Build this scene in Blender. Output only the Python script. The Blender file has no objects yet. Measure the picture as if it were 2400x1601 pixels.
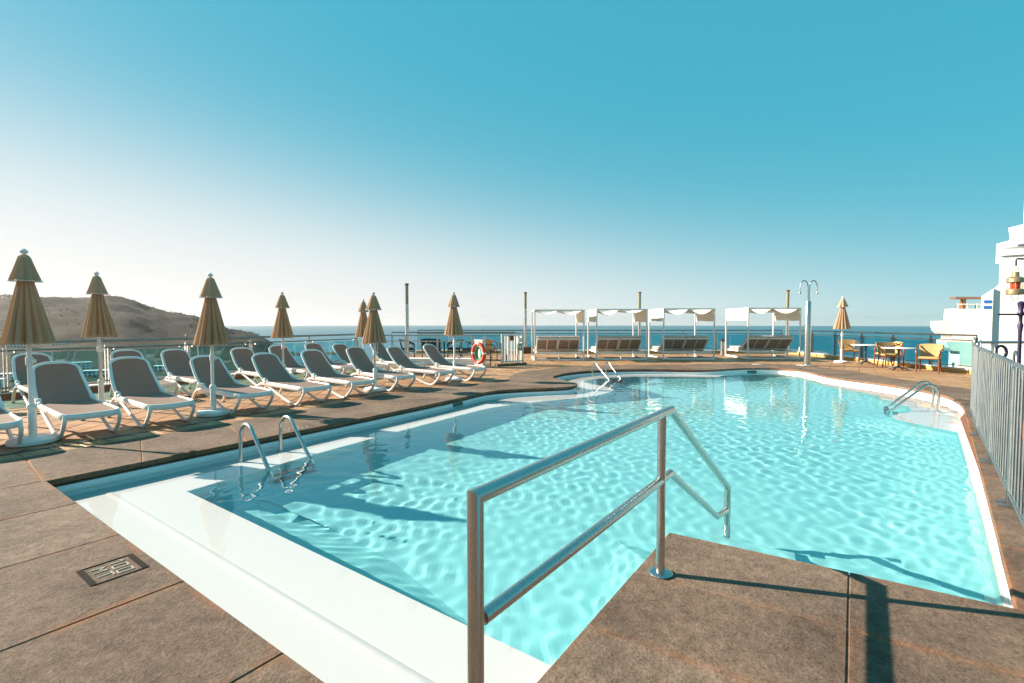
import bpy, bmesh, math, random
import numpy as np
from mathutils import Vector, Matrix
from mathutils.geometry import tessellate_polygon

R = math.radians
random.seed(7)
sc = bpy.context.scene
COL = sc.collection

# ------------------------------------------------------------------ camera
cam_data = bpy.data.cameras.new('camera')
cam = bpy.data.objects.new('camera', cam_data)
COL.objects.link(cam)
sc.camera = cam
cam_data.sensor_width = 36.0
cam_data.lens = 17.0
cam_data.clip_start = 0.05
cam_data.clip_end = 40000
cam.location = (0, 0, 1.45)
cam.rotation_euler = (R(90 - 2.173), 0, 0)

# ------------------------------------------------------------------ sky and sun
SUN_ELEV = 26.5
SUN_TO = Vector((-0.97, 0.24, 0)).normalized()          # horizontal direction towards the sun
SUN_BEARING = math.atan2(SUN_TO.x, SUN_TO.y)             # clockwise from +Y
w = bpy.data.worlds.new('World')
sc.world = w
w.use_nodes = True
nt = w.node_tree
bg = nt.nodes['Background']
sky = nt.nodes.new('ShaderNodeTexSky')
sky.sky_type = 'NISHITA'
sky.sun_disc = False
sky.sun_elevation = R(SUN_ELEV)
sky.sun_rotation = SUN_BEARING
sky.altitude = 70
sky.air_density = 0.6
sky.dust_density = 0.8
sky.ozone_density = 3.0
tc = nt.nodes.new('ShaderNodeTexCoord')
def WN(typ, op=None, a=None, b=None, c=None):
    n = nt.nodes.new(typ)
    if op: n.operation = op
    for i, v in enumerate((a, b, c)):
        if v is None: continue
        if hasattr(v, 'links'): nt.links.new(v, n.inputs[i])
        else: n.inputs[i].default_value = v
    return n
vadd = WN('ShaderNodeVectorMath', 'ADD', tc.outputs['Generated'], (0, 0, 0.05))
nt.links.new(vadd.outputs[0], sky.inputs['Vector'])
# colour grade of the clear sky: a little towards cyan, flatter in brightness
sep = nt.nodes.new('ShaderNodeSeparateColor'); sep.mode = 'HSV'
nt.links.new(sky.outputs[0], sep.inputs[0])
hue = WN('ShaderNodeMath', 'SUBTRACT', sep.outputs[0], 0.068)
sat = WN('ShaderNodeMath', 'MINIMUM', WN('ShaderNodeMath', 'MULTIPLY', WN('ShaderNodeMath', 'POWER', sep.outputs[1], 0.12).outputs[0], 0.925).outputs[0], 0.89)
val = WN('ShaderNodeMath', 'MULTIPLY', WN('ShaderNodeMath', 'POWER', sep.outputs[2], 0.15).outputs[0], 1.56)
comb = nt.nodes.new('ShaderNodeCombineColor'); comb.mode = 'HSV'
for i, q in enumerate((hue, sat, val)): nt.links.new(q.outputs[0], comb.inputs[i])
# sea haze: thick near the horizon, thicker towards the sun
nrm = WN('ShaderNodeVectorMath', 'NORMALIZE', tc.outputs['Generated'])
sxyz = nt.nodes.new('ShaderNodeSeparateXYZ'); nt.links.new(nrm.outputs[0], sxyz.inputs[0])
flat = WN('ShaderNodeVectorMath', 'NORMALIZE', WN('ShaderNodeVectorMath', 'MULTIPLY', nrm.outputs[0], (1, 1, 0)).outputs[0])
dot = WN('ShaderNodeVectorMath', 'DOT_PRODUCT', flat.outputs[0], tuple(SUN_TO))
z0 = WN('ShaderNodeMath', 'MULTIPLY_ADD', dot.outputs['Value'], 0.175, 0.095)
ex = WN('ShaderNodeMath', 'DIVIDE', WN('ShaderNodeMath', 'SUBTRACT', sxyz.outputs['Z'], z0.outputs[0]).outputs[0], 0.072)
den = WN('ShaderNodeMath', 'ADD', WN('ShaderNodeMath', 'EXPONENT', ex.outputs[0]).outputs[0], 1.0)
hz = WN('ShaderNodeMath', 'DIVIDE', 1.0, den.outputs[0])
mixh = nt.nodes.new('ShaderNodeMix'); mixh.data_type = 'RGBA'
nt.links.new(hz.outputs[0], mixh.inputs[0]); nt.links.new(comb.outputs[0], mixh.inputs[6]); mixh.inputs[7].default_value = (2.95, 2.80, 2.70, 1)
nt.links.new(mixh.outputs[2], bg.inputs['Color'])
bg.inputs['Strength'].default_value = 0.13

sun_data = bpy.data.lights.new('sun', 'SUN')
sun_data.energy = 5.0
sun_data.angle = R(0.5)
sun_data.color = (1.0, 0.885, 0.73)
sun_data.cycles.is_caustics_light = True
sun = bpy.data.objects.new('sun', sun_data)
COL.objects.link(sun)
sun_vec = Vector((SUN_TO.x * math.cos(R(SUN_ELEV)), SUN_TO.y * math.cos(R(SUN_ELEV)), math.sin(R(SUN_ELEV))))
sun.rotation_euler = (-sun_vec).to_track_quat('-Z', 'Y').to_euler()

sc.view_settings.view_transform = 'Standard'
sc.view_settings.look = 'None'
sc.view_settings.exposure = 1.4
sc.view_settings.gamma = 1.0
sc.view_settings.use_curve_mapping = False
sc.render.engine = 'CYCLES'
sc.cycles.use_denoising = True
sc.cycles.max_bounces = 20
sc.cycles.diffuse_bounces = 10
sc.cycles.transmission_bounces = 16
sc.cycles.glossy_bounces = 6
sc.cycles.transparent_max_bounces = 16
sc.cycles.sample_clamp_indirect = 6.0
sc.cycles.caustics_reflective = False
sc.cycles.blur_glossy = 0.5

# ------------------------------------------------------------------ materials
def new_mat(name):
    m = bpy.data.materials.new(name); m.use_nodes = True
    return m, m.node_tree, m.node_tree.nodes['Principled BSDF']

def N(t, typ, **kw):
    n = t.nodes.new(typ)
    for k, v in kw.items():
        setattr(n, k, v)
    return n

def mix_col(t, fac, a, b, blend='MIX'):
    n = N(t, 'ShaderNodeMix', data_type='RGBA', blend_type=blend)
    for sock, v in ((n.inputs[0], fac), (n.inputs[6], a), (n.inputs[7], b)):
        if hasattr(v, 'is_linked') or hasattr(v, 'links'):
            t.links.new(v, sock)
        elif isinstance(v, (tuple, list)):
            sock.default_value = (*v, 1) if len(v) == 3 else v
        else:
            sock.default_value = v
    return n.outputs[2]

def noise(t, scale, detail=4, rough=0.55, coord='Object', vec=None):
    if vec is None:
        c = N(t, 'ShaderNodeTexCoord'); vec = c.outputs[coord]
    n = N(t, 'ShaderNodeTexNoise')
    n.inputs['Scale'].default_value = scale
    n.inputs['Detail'].default_value = detail
    n.inputs['Roughness'].default_value = rough
    t.links.new(vec, n.inputs['Vector'])
    return n.outputs['Fac']

def ramp(t, fac, stops):
    r = N(t, 'ShaderNodeValToRGB')
    e = r.color_ramp.elements
    while len(e) < len(stops): e.new(0.5)
    for el, (p, c) in zip(e, stops):
        el.position = p; el.color = (*c, 1) if len(c) == 3 else c
    t.links.new(fac, r.inputs['Fac'])
    return r.outputs['Color']

def bump(t, p, height, strength=0.3, dist=0.01):
    b = N(t, 'ShaderNodeBump')
    b.inputs['Strength'].default_value = strength
    b.inputs['Distance'].default_value = dist
    t.links.new(height, b.inputs['Height'])
    t.links.new(b.outputs[0], p.inputs['Normal'])

def simple(name, col, rough=0.5, metal=0.0, var=0.12, nscale=6, bstr=0.0, bscale=60, coord='Object', spec=None):
    m, t, p = new_mat(name)
    c2 = tuple(max(0, c * (1 - var)) for c in col); c1 = tuple(min(1, c * (1 + var)) for c in col)
    f = noise(t, nscale, 5, 0.6, coord)
    t.links.new(mix_col(t, f, c2, c1), p.inputs['Base Color'])
    p.inputs['Roughness'].default_value = rough
    p.inputs['Metallic'].default_value = metal
    if spec is not None: p.inputs['Specular IOR Level'].default_value = spec
    if bstr: bump(t, p, noise(t, bscale, 3, 0.6, coord), bstr, 0.004)
    return m

M = {}
M['plastic'] = simple('white_plastic', (0.82, 0.745, 0.70), 0.38, var=0.05, nscale=9)
M['white_paint'] = simple('white_paint', (0.81, 0.755, 0.705), 0.55, var=0.04)
M['white_cloth'] = simple('white_cloth', (0.80, 0.76, 0.70), 0.85, var=0.04, bstr=0.15, bscale=200)
M['cushion'] = simple('cushion_fabric', (0.50, 0.43, 0.37), 0.9, var=0.08, bstr=0.2, bscale=150)
M['slat'] = simple('slat_paint', (0.36, 0.27, 0.21), 0.6, var=0.08)
M['rubber'] = simple('rubber', (0.03, 0.03, 0.03), 0.7)
M['black_iron'] = simple('black_iron', (0.02, 0.02, 0.022), 0.45)
M['dark_chair'] = simple('dark_rattan', (0.035, 0.035, 0.035), 0.5)
M['rattan_frame'] = simple('rattan_frame', (0.20, 0.055, 0.02), 0.35, var=0.25, nscale=12)
M['orange'] = simple('orange_foam', (0.62, 0.05, 0.02), 0.5, var=0.1)
M['green_rope'] = simple('green_rope', (0.05, 0.28, 0.18), 0.8, var=0.4, nscale=40)
M['brass'] = simple('aged_brass', (0.50, 0.36, 0.20), 0.42, 0.8, var=0.2, nscale=30)
M['red_glass'] = simple('red_glass', (0.75, 0.06, 0.02), 0.15)
M['purple_iron'] = simple('purple_iron', (0.03, 0.014, 0.05), 0.4)
M['marble'] = simple('white_marble', (0.82, 0.80, 0.77), 0.25, var=0.05, nscale=5)
M['yellow_tile'] = simple('yellow_kerb_tile', (0.55, 0.30, 0.09), 0.6, var=0.2, nscale=5)
M['brown_tile'] = simple('brown_kerb_tile', (0.30, 0.115, 0.055), 0.6, var=0.3, nscale=5)
M['brown_wood'] = simple('brown_wood', (0.16, 0.08, 0.035), 0.6, var=0.3, nscale=9)
M['blue_sign'] = simple('blue_sign', (0.02, 0.12, 0.42), 0.4)
M['grey_roof'] = simple('grey_roof', (0.26, 0.28, 0.30), 0.6)
M['dark_glass'] = simple('window_glass', (0.05, 0.07, 0.08), 0.08)
M['lamp_glass'] = simple('lamp_glass', (0.30, 0.26, 0.16), 0.3)
M['leaf'] = simple('leaf_green', (0.05, 0.09, 0.025), 0.5, var=0.5, nscale=30)
M['flower'] = simple('orange_flower', (0.65, 0.16, 0.03), 0.6)
M['terracotta_pot'] = simple('terracotta_pot', (0.35, 0.14, 0.06), 0.8)
M['drain'] = simple('drain_metal', (0.06, 0.06, 0.065), 0.5, 0.3)
M['mark_white'] = simple('marking_white', (0.36, 0.32, 0.26), 0.8, var=0.2, nscale=60)
M['mark_dark'] = simple('marking_dark', (0.022, 0.018, 0.013), 0.9, var=0.3, nscale=40, spec=0.1)

def stainless(name, col, rough, streak):
    m, t, p = new_mat(name)
    c = N(t, 'ShaderNodeTexCoord')
    mp = N(t, 'ShaderNodeMapping'); mp.inputs['Scale'].default_value = (60, 60, 6)
    t.links.new(c.outputs['Object'], mp.inputs['Vector'])
    f = noise(t, 1.0, 5, 0.6, vec=mp.outputs[0])
    t.links.new(mix_col(t, f, tuple(x * (1 - streak) for x in col), col), p.inputs['Base Color'])
    p.inputs['Metallic'].default_value = 1.0
    r = N(t, 'ShaderNodeMapRange'); r.inputs[3].default_value = rough * 0.7; r.inputs[4].default_value = rough * 1.4
    t.links.new(f, r.inputs[0]); t.links.new(r.outputs[0], p.inputs['Roughness'])
    return m
M['steel'] = stainless('brushed_stainless', (0.58, 0.56, 0.53), 0.26, 0.25)
M['rail_steel'] = stainless('dark_rail_steel', (0.33, 0.30, 0.275), 0.28, 0.3)  # steel with the rails' dark reflections put into its base colour
M['galv'] = stainless('galvanised_steel', (0.34, 0.35, 0.35), 0.45, 0.4)

# canvas with woven relief and per-thing variation
m, t, p = new_mat('tan_canvas'); M['canvas'] = m
oi = N(t, 'ShaderNodeObjectInfo')
base = mix_col(t, noise(t, 5, 4), (0.55, 0.395, 0.255), (0.62, 0.46, 0.31))
base = mix_col(t, oi.outputs['Random'], base, mix_col(t, 1.0, base, (0.9, 0.86, 0.82), 'MULTIPLY'))
t.links.new(base, p.inputs['Base Color']); p.inputs['Roughness'].default_value = 0.9
p.inputs['Subsurface Weight'].default_value = 0.0
bump(t, p, noise(t, 240, 2), 0.15, 0.002)

def add_translucent(m, fac, tint):
    t = m.node_tree; p = t.nodes['Principled BSDF']; out = t.nodes['Material Output']
    tl = N(t, 'ShaderNodeBsdfTranslucent'); mx = N(t, 'ShaderNodeMixShader'); mx.inputs[0].default_value = fac
    src = p.inputs['Base Color'].links[0].from_socket
    t.links.new(mix_col(t, 1.0, src, tint, 'MULTIPLY'), tl.inputs['Color'])
    t.links.new(p.outputs[0], mx.inputs[1]); t.links.new(tl.outputs[0], mx.inputs[2]); t.links.new(mx.outputs[0], out.inputs['Surface'])
add_translucent(M['canvas'], 0.42, (1.08, 1.06, 1.04)); add_translucent(M['white_cloth'], 0.35, (1, 1, 1))

# taupe mesh sling
m, t, p = new_mat('taupe_sling'); M['sling'] = m
base = mix_col(t, noise(t, 7, 5, 0.65), (0.31, 0.20, 0.152), (0.37, 0.248, 0.195))
t.links.new(base, p.inputs['Base Color']); p.inputs['Roughness'].default_value = 0.62
wv = N(t, 'ShaderNodeTexWave'); wv.inputs['Scale'].default_value = 130; wv.bands_direction = 'X'
c = N(t, 'ShaderNodeTexCoord'); t.links.new(c.outputs['Object'], wv.inputs['Vector'])
bump(t, p, wv.outputs['Fac'], 0.12, 0.001)

add_translucent(M['sling'], 0.28, (1.3, 1.15, 1.05))

# woven wicker
m, t, p = new_mat('honey_wicker'); M['wicker'] = m
c = N(t, 'ShaderNodeTexCoord')
ck = N(t, 'ShaderNodeTexChecker'); ck.inputs['Scale'].default_value = 90
ck.inputs['Color1'].default_value = (0.58, 0.36, 0.15, 1); ck.inputs['Color2'].default_value = (0.44, 0.25, 0.09, 1)
t.links.new(c.outputs['Object'], ck.inputs['Vector'])
t.links.new(mix_col(t, noise(t, 9), ck.outputs['Color'], (0.50, 0.30, 0.12)), p.inputs['Base Color'])
p.inputs['Roughness'].default_value = 0.55
bump(t, p, ck.outputs['Fac'], 0.3, 0.003)

# volcanic stone slabs: grain, pits, rusty stain along worn edges (mesh attribute 'edge')
def stone(name, lo, hi, stain):
    m, t, p = new_mat(name)
    g = N(t, 'ShaderNodeNewGeometry'); pos = g.outputs['Position']
    big = noise(t, 1.6, 5, 0.6, vec=pos); mid = noise(t, 14, 6, 0.7, vec=pos); fine = noise(t, 62, 5, 0.8, vec=pos)
    base = mix_col(t, ramp(t, mid, [(0.3, (0, 0, 0)), (0.7, (1, 1, 1))]), lo, hi)
    base = mix_col(t, 0.8, base, ramp(t, fine, [(0.33, (0.38, 0.36, 0.34)), (0.47, (0.95, 0.95, 0.95)), (0.66, (1.42, 1.40, 1.36))]), 'MULTIPLY')
    base = mix_col(t, 1.0, base, ramp(t, big, [(0.3, (0.66, 0.63, 0.61)), (0.5, (1.0, 0.98, 0.96)), (0.72, (1.28, 1.25, 1.2))]), 'MULTIPLY')
    oi = N(t, 'ShaderNodeObjectInfo')
    base = mix_col(t, oi.outputs['Random'], base, mix_col(t, 1.0, base, (0.76, 0.72, 0.70), 'MULTIPLY'))
    v = N(t, 'ShaderNodeTexVoronoi'); v.inputs['Scale'].default_value = 46
    wob = N(t, 'ShaderNodeVectorMath', operation='ADD')
    nz = N(t, 'ShaderNodeTexNoise'); nz.inputs['Scale'].default_value = 60; t.links.new(pos, nz.inputs['Vector'])
    sc_ = N(t, 'ShaderNodeVectorMath', operation='SCALE'); sc_.inputs['Scale'].default_value = 0.03
    t.links.new(nz.outputs['Color'], sc_.inputs[0]); t.links.new(pos, wob.inputs[0]); t.links.new(sc_.outputs[0], wob.inputs[1])
    t.links.new(wob.outputs[0], v.inputs['Vector'])
    pit = ramp(t, v.outputs['Distance'], [(0.10, (0.35, 0.33, 0.31)), (0.24, (1, 1, 1))])
    msk = ramp(t, noise(t, 9, 3, 0.6, vec=pos), [(0.48, (0, 0, 0)), (0.62, (1, 1, 1))])
    base = mix_col(t, msk, base, mix_col(t, 0.75, base, pit, 'MULTIPLY'))
    at = N(t, 'ShaderNodeAttribute', attribute_name='edge')
    sm = N(t, 'ShaderNodeMath', operation='MULTIPLY')
    t.links.new(at.outputs['Fac'], sm.inputs[0])
    t.links.new(ramp(t, noise(t, 2.6, 5, 0.65, vec=pos), [(0.44, (0, 0, 0)), (0.66, (0.85, 0.85, 0.85))]), sm.inputs[1])
    base = mix_col(t, sm.outputs[0], base, stain)
    t.links.new(base, p.inputs['Base Color'])
    p.inputs['Roughness'].default_value = 0.88
    p.inputs['Specular IOR Level'].default_value = 0.25
    ad = N(t, 'ShaderNodeMath', operation='MULTIPLY_ADD'); ad.inputs[1].default_value = 0.5
    t.links.new(fine, ad.inputs[0]); t.links.new(mid, ad.inputs[2])
    bump(t, p, ad.outputs[0], 0.9, 0.014)
    return m
M['stone'] = stone('volcanic_stone', (0.122, 0.084, 0.062), (0.242, 0.174, 0.130), (0.30, 0.120, 0.052))
M['mortar'] = simple('rusty_mortar', (0.27, 0.105, 0.05), 0.95, var=0.35, nscale=4, coord='Object')

# clay floor tiles
m, t, p = new_mat('clay_tile'); M['tile'] = m
g = N(t, 'ShaderNodeNewGeometry'); pos = g.outputs['Position']
oi = N(t, 'ShaderNodeObjectInfo'); at = N(t, 'ShaderNodeAttribute', attribute_name='tone')
sm = N(t, 'ShaderNodeMath', operation='ADD'); t.links.new(oi.outputs['Random'], sm.inputs[0]); t.links.new(at.outputs['Fac'], sm.inputs[1])
fr = N(t, 'ShaderNodeMath', operation='FRACT'); t.links.new(sm.outputs[0], fr.inputs[0])
base = ramp(t, fr.outputs[0], [(0.0, (0.27, 0.130, 0.058)), (0.35, (0.36, 0.190, 0.088)), (0.7, (0.40, 0.235, 0.120)), (1.0, (0.31, 0.155, 0.066))])
base = mix_col(t, 0.8, base, ramp(t, noise(t, 5, 6, 0.7, vec=pos), [(0.3, (0.7, 0.68, 0.66)), (0.7, (1.2, 1.2, 1.2))]), 'MULTIPLY')
t.links.new(base, p.inputs['Base Color']); p.inputs['Roughness'].default_value = 0.62
bump(t, p, noise(t, 60, 4, vec=pos), 0.15, 0.004)
M['grout'] = simple('dark_grout', (0.12, 0.075, 0.045), 0.95, var=0.3, nscale=3)

# pool plaster
M['pool_white'] = simple('pool_white_plaster', (0.92, 0.90, 0.88), 0.6, var=0.02, nscale=2)
m, t, p = new_mat('pool_turquoise'); M['pool_blue'] = m
g = N(t, 'ShaderNodeNewGeometry'); pos = g.outputs['Position']
t.links.new(mix_col(t, noise(t, 0.7, 4, vec=pos), (0.25, 0.71, 0.74), (0.31, 0.76, 0.78)), p.inputs['Base Color'])
p.inputs['Roughness'].default_value = 0.6

m, t, p = new_mat('pool_water'); M['water'] = m
t.nodes.remove(p)
gl = N(t, 'ShaderNodeBsdfGlass'); gl.inputs['IOR'].default_value = 1.33; gl.inputs['Roughness'].default_value = 0.0
gl.inputs['Color'].default_value = (1.0, 1.0, 1.0, 1)
t.links.new(gl.outputs[0], t.nodes['Material Output'].inputs['Surface'])

# tinted balustrade glass
m, t, p = new_mat('tinted_glass'); M['glass'] = m
t.nodes.remove(p)
tr = N(t, 'ShaderNodeBsdfTransparent'); tr.inputs['Color'].default_value = (0.58, 0.86, 0.90, 1)
gs = N(t, 'ShaderNodeBsdfGlossy'); gs.inputs['Roughness'].default_value = 0.02; gs.inputs['Color'].default_value = (0.9, 0.97, 1, 1)
fc = N(t, 'ShaderNodeLayerWeight'); fc.inputs['Blend'].default_value = 0.5
pw = N(t, 'ShaderNodeMath', operation='POWER'); pw.inputs[1].default_value = 5.0; t.links.new(fc.outputs['Facing'], pw.inputs[0])
lw = N(t, 'ShaderNodeMath', operation='MULTIPLY_ADD'); lw.inputs[1].default_value = 0.9; lw.inputs[2].default_value = 0.03; t.links.new(pw.outputs[0], lw.inputs[0])
mx = N(t, 'ShaderNodeMixShader')
t.links.new(lw.outputs[0], mx.inputs[0]); t.links.new(tr.outputs[0], mx.inputs[1]); t.links.new(gs.outputs[0], mx.inputs[2])
t.links.new(mx.outputs[0], t.nodes['Material Output'].inputs['Surface'])

# open sea
m, t, p = new_mat('sea_water'); M['sea'] = m
g = N(t, 'ShaderNodeNewGeometry')
mp = N(t, 'ShaderNodeMapping'); mp.inputs['Scale'].default_value = (0.0012, 0.004, 1)
t.links.new(g.outputs['Position'], mp.inputs['Vector'])
t.links.new(mix_col(t, noise(t, 1.0, 6, 0.6, vec=mp.outputs[0]), (0.006, 0.085, 0.13), (0.012, 0.12, 0.165)), p.inputs['Base Color'])
p.inputs['Roughness'].default_value = 0.32; p.inputs['IOR'].default_value = 1.33
mp2 = N(t, 'ShaderNodeMapping'); mp2.inputs['Scale'].default_value = (0.02, 0.06, 1)
t.links.new(g.outputs['Position'], mp2.inputs['Vector'])
bump(t, p, noise(t, 1.0, 5, 0.6, vec=mp2.outputs[0]), 0.5, 4.0)

# dry hillside
m, t, p = new_mat('dry_hillside'); M['hill'] = m
g = N(t, 'ShaderNodeNewGeometry'); pos = g.outputs['Position']
a = noise(t, 0.006, 8, 0.65, vec=pos); b = noise(t, 0.035, 8, 0.75, vec=pos)
base = ramp(t, a, [(0.32, (0.013, 0.008, 0.007)), (0.5, (0.020, 0.013, 0.010)), (0.68, (0.048, 0.031, 0.019))])
base = mix_col(t, ramp(t, b, [(0.45, (0, 0, 0)), (0.62, (0.8, 0.8, 0.8))]), base, (0.045, 0.045, 0.030))
sx = N(t, 'ShaderNodeSeparateXYZ'); t.links.new(pos, sx.inputs[0])
mr = N(t, 'ShaderNodeMapRange'); mr.inputs[1].default_value = -62; mr.inputs[2].default_value = -30; mr.inputs[3].default_value = 0.75; mr.inputs[4].default_value = 0.0
t.links.new(sx.outputs['Z'], mr.inputs[0])
base = mix_col(t, mr.outputs[0], base, mix_col(t, b, (0.02, 0.035, 0.018), (0.07, 0.075, 0.045)))
t.links.new(base, p.inputs['Base Color']); p.inputs['Roughness'].default_value = 0.95; p.inputs['Specular IOR Level'].default_value = 0.1
bump(t, p, b, 0.8, 6.0)

# ------------------------------------------------------------------ geometry helpers
class MB:
    def __init__(s): s.v = []; s.f = []
    def add(s, vs, fs):
        o = len(s.v); s.v += [tuple(v) for v in vs]; s.f += [tuple(i + o for i in f) for f in fs]; return s
    def box(s, c, d, rz=0, bev=0.0, rx=0, ry=0):
        x, y, z = (k / 2 for k in d)
        if bev:
            e = min(bev, x * .9, y * .9, z * .9)
            vs = []
            for sz in (-1, 1):
                for (ix, iy, iz) in ((e, e, 0), (0, 0, e)):
                    pass
            rings = [(-z, e), (-z + e, 0), (z - e, 0), (z, e)]
            for zz, ins in rings:
                X, Y = x - ins, y - ins
                b_ = e * .6
                vs += [(-X + b_, -Y, zz), (X - b_, -Y, zz), (X, -Y + b_, zz), (X, Y - b_, zz), (X - b_, Y, zz), (-X + b_, Y, zz), (-X, Y - b_, zz), (-X, -Y + b_, zz)]
            fs = [tuple(range(7, -1, -1)), tuple(range(24, 32))]
            for r_ in range(3):
                for k in range(8):
                    fs.append((r_ * 8 + k, r_ * 8 + (k + 1) % 8, r_ * 8 + 8 + (k + 1) % 8, r_ * 8 + 8 + k))
        else:
            vs = [(-x, -y, -z), (x, -y, -z), (x, y, -z), (-x, y, -z), (-x, -y, z), (x, -y, z), (x, y, z), (-x, y, z)]
            fs = [(3, 2, 1, 0), (4, 5, 6, 7), (0, 1, 5, 4), (1, 2, 6, 5), (2, 3, 7, 6), (3, 0, 4, 7)]
        mt = Matrix.Translation(c) @ Matrix.Rotation(rz, 4, 'Z') @ Matrix.Rotation(ry, 4, 'Y') @ Matrix.Rotation(rx, 4, 'X')
        return s.add([mt @ Vector(v) for v in vs], fs)
    def beam(s, a, b, wd, ht=None, bev=0.0):
        a, b = Vector(a), Vector(b); d = b - a; L = d.length; ht = ht or wd
        q = d.to_track_quat('X', 'Z').to_matrix().to_4x4()
        t_ = MB().box((0, 0, 0), (L, wd, ht), bev=bev)
        mt = Matrix.Translation((a + b) / 2) @ q
        return s.add([mt @ Vector(v) for v in t_.v], t_.f)
    def tube(s, pts, r, seg=10, closed=False, cap=True, flat=1.0, up=None):
        P = [Vector(p) for p in pts]; n = len(P)
        rr = r if isinstance(r, (list, tuple)) else [r] * n
        T = []
        for i in range(n):
            if closed: d = (P[(i + 1) % n] - P[i - 1])
            elif i == 0: d = P[1] - P[0]
            elif i == n - 1: d = P[-1] - P[-2]
            else: d = (P[i + 1] - P[i]).normalized() + (P[i] - P[i - 1]).normalized()
            T.append(d.normalized())
        ref = Vector(up) if up else (Vector((0, 0, 1)) if abs(T[0].z) < 0.9 else Vector((1, 0, 0)))
        u = (ref - T[0] * ref.dot(T[0])).normalized()
        vs = []
        for i in range(n):
            if up: u2 = ref - T[i] * ref.dot(T[i])
            else: u2 = u - T[i] * u.dot(T[i])
            if u2.length > 1e-6: u = u2.normalized()
            v = T[i].cross(u)
            sc_ = 1.0
            if not closed and 0 < i < n - 1:
                c_ = max(0.35, (P[i + 1] - P[i]).normalized().dot(T[i])); sc_ = 1 / c_
            b_ = (P[(i + 1) % n] - P[i]).normalized() - (P[i] - P[i - 1]).normalized() if 0 < i < n - 1 else None
            for k in range(seg):
                an = 2 * math.pi * k / seg
                off = u * math.cos(an) * rr[i] + v * math.sin(an) * rr[i] * flat
                if sc_ > 1.001 and b_ and b_.length > 1e-6:
                    bn = b_.normalized(); off += bn * off.dot(bn) * (sc_ - 1)
                vs.append(P[i] + off)
        fs = []
        for i in range(n if closed else n - 1):
            j = (i + 1) % n
            for k in range(seg):
                fs.append((i * seg + k, i * seg + (k + 1) % seg, j * seg + (k + 1) % seg, j * seg + k))
        if not closed and cap:
            fs.append(tuple(range(seg - 1, -1, -1))); fs.append(tuple((n - 1) * seg + k for k in range(seg)))
        return s.add(vs, fs)
    def sweep(s, pts, wd, ht, closed=False, side=None):
        """rounded rectangular bar along pts; wd across, ht along 'side' (default z)"""
        P = [Vector(p) for p in pts]; n = len(P); sd = Vector(side or (0, 0, 1))
        prof = []
        for sx_, sy_ in ((1, 1), (-1, 1), (-1, -1), (1, -1)):
            order = ((1, .45), (.45, 1)) if sx_ * sy_ > 0 else ((.45, 1), (1, .45))
            for qx, qy in order: prof.append((sx_ * qx * wd / 2, sy_ * qy * ht / 2))
        vs = []; m_ = len(prof)
        for i in range(n):
            a = P[i - 1] if (closed or i) else P[0]; b = P[(i + 1) % n] if (closed or i < n - 1) else P[-1]
            T = (b - a).normalized()
            u = (sd - T * sd.dot(T)).normalized(); v = T.cross(u)
            vs += [P[i] + v * x + u * y for x, y in prof]
        fs = []
        for i in range(n if closed else n - 1):
            j = (i + 1) % n
            for k in range(m_): fs.append((i * m_ + k, j * m_ + k, j * m_ + (k + 1) % m_, i * m_ + (k + 1) % m_))
        if not closed:
            fs.append(tuple(range(m_))); fs.append(tuple((n - 1) * m_ + k for k in range(m_ - 1, -1, -1)))
        return s.add(vs, fs)
    def lathe(s, prof, seg=24, c=(0, 0, 0), mod=None, axis=None):
        vs = []; n = len(prof)
        for i, (r, z) in enumerate(prof):
            for k in range(seg):
                an = 2 * math.pi * k / seg
                rr = r * (mod(an, i / (n - 1)) if mod else 1)
                vs.append(Vector((rr * math.cos(an), rr * math.sin(an), z)))
        fs = [(i * seg + k, i * seg + (k + 1) % seg, (i + 1) * seg + (k + 1) % seg, (i + 1) * seg + k) for i in range(n - 1) for k in range(seg)]
        fs.append(tuple(range(seg - 1, -1, -1))); fs.append(tuple((n - 1) * seg + k for k in range(seg)))
        if axis:
            q = Vector(axis).to_track_quat('Z', 'Y').to_matrix(); vs = [q @ v for v in vs]
        return s.add([v + Vector(c) for v in vs], fs)
    def prism(s, poly, z0, z1, bev=0.0):
        tri = tessellate_polygon([[Vector((x, y, 0)) for x, y in poly]])
        n = len(poly); area = sum(poly[i][0] * poly[(i + 1) % n][1] - poly[(i + 1) % n][0] * poly[i][1] for i in range(n))
        if area < 0: poly = poly[::-1]; tri = [tuple(n - 1 - i for i in t_) for t_ in tri]
        def fixo(t_, up):
            (x1, y1), (x2, y2), (x3, y3) = (poly[i] for i in t_)
            ccw = (x2 - x1) * (y3 - y1) - (x3 - x1) * (y2 - y1) > 0
            return t_ if ccw == up else t_[::-1]
        vs = [(x, y, z0) for x, y in poly] + [(x, y, z1) for x, y in poly]
        fs = [fixo(t_, False) for t_ in tri] + [tuple(i + n for i in fixo(t_, True)) for t_ in tri]
        fs += [(i, (i + 1) % n, n + (i + 1) % n, n + i) for i in range(n)]
        return s.add(vs, fs)
    def grid(s, fn, nu, nv):
        vs = [fn(i / nu, j / nv) for i in range(nu + 1) for j in range(nv + 1)]
        fs = [(i * (nv + 1) + j, (i + 1) * (nv + 1) + j, (i + 1) * (nv + 1) + j + 1, i * (nv + 1) + j + 1) for i in range(nu) for j in range(nv)]
        return s.add(vs, fs)
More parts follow.
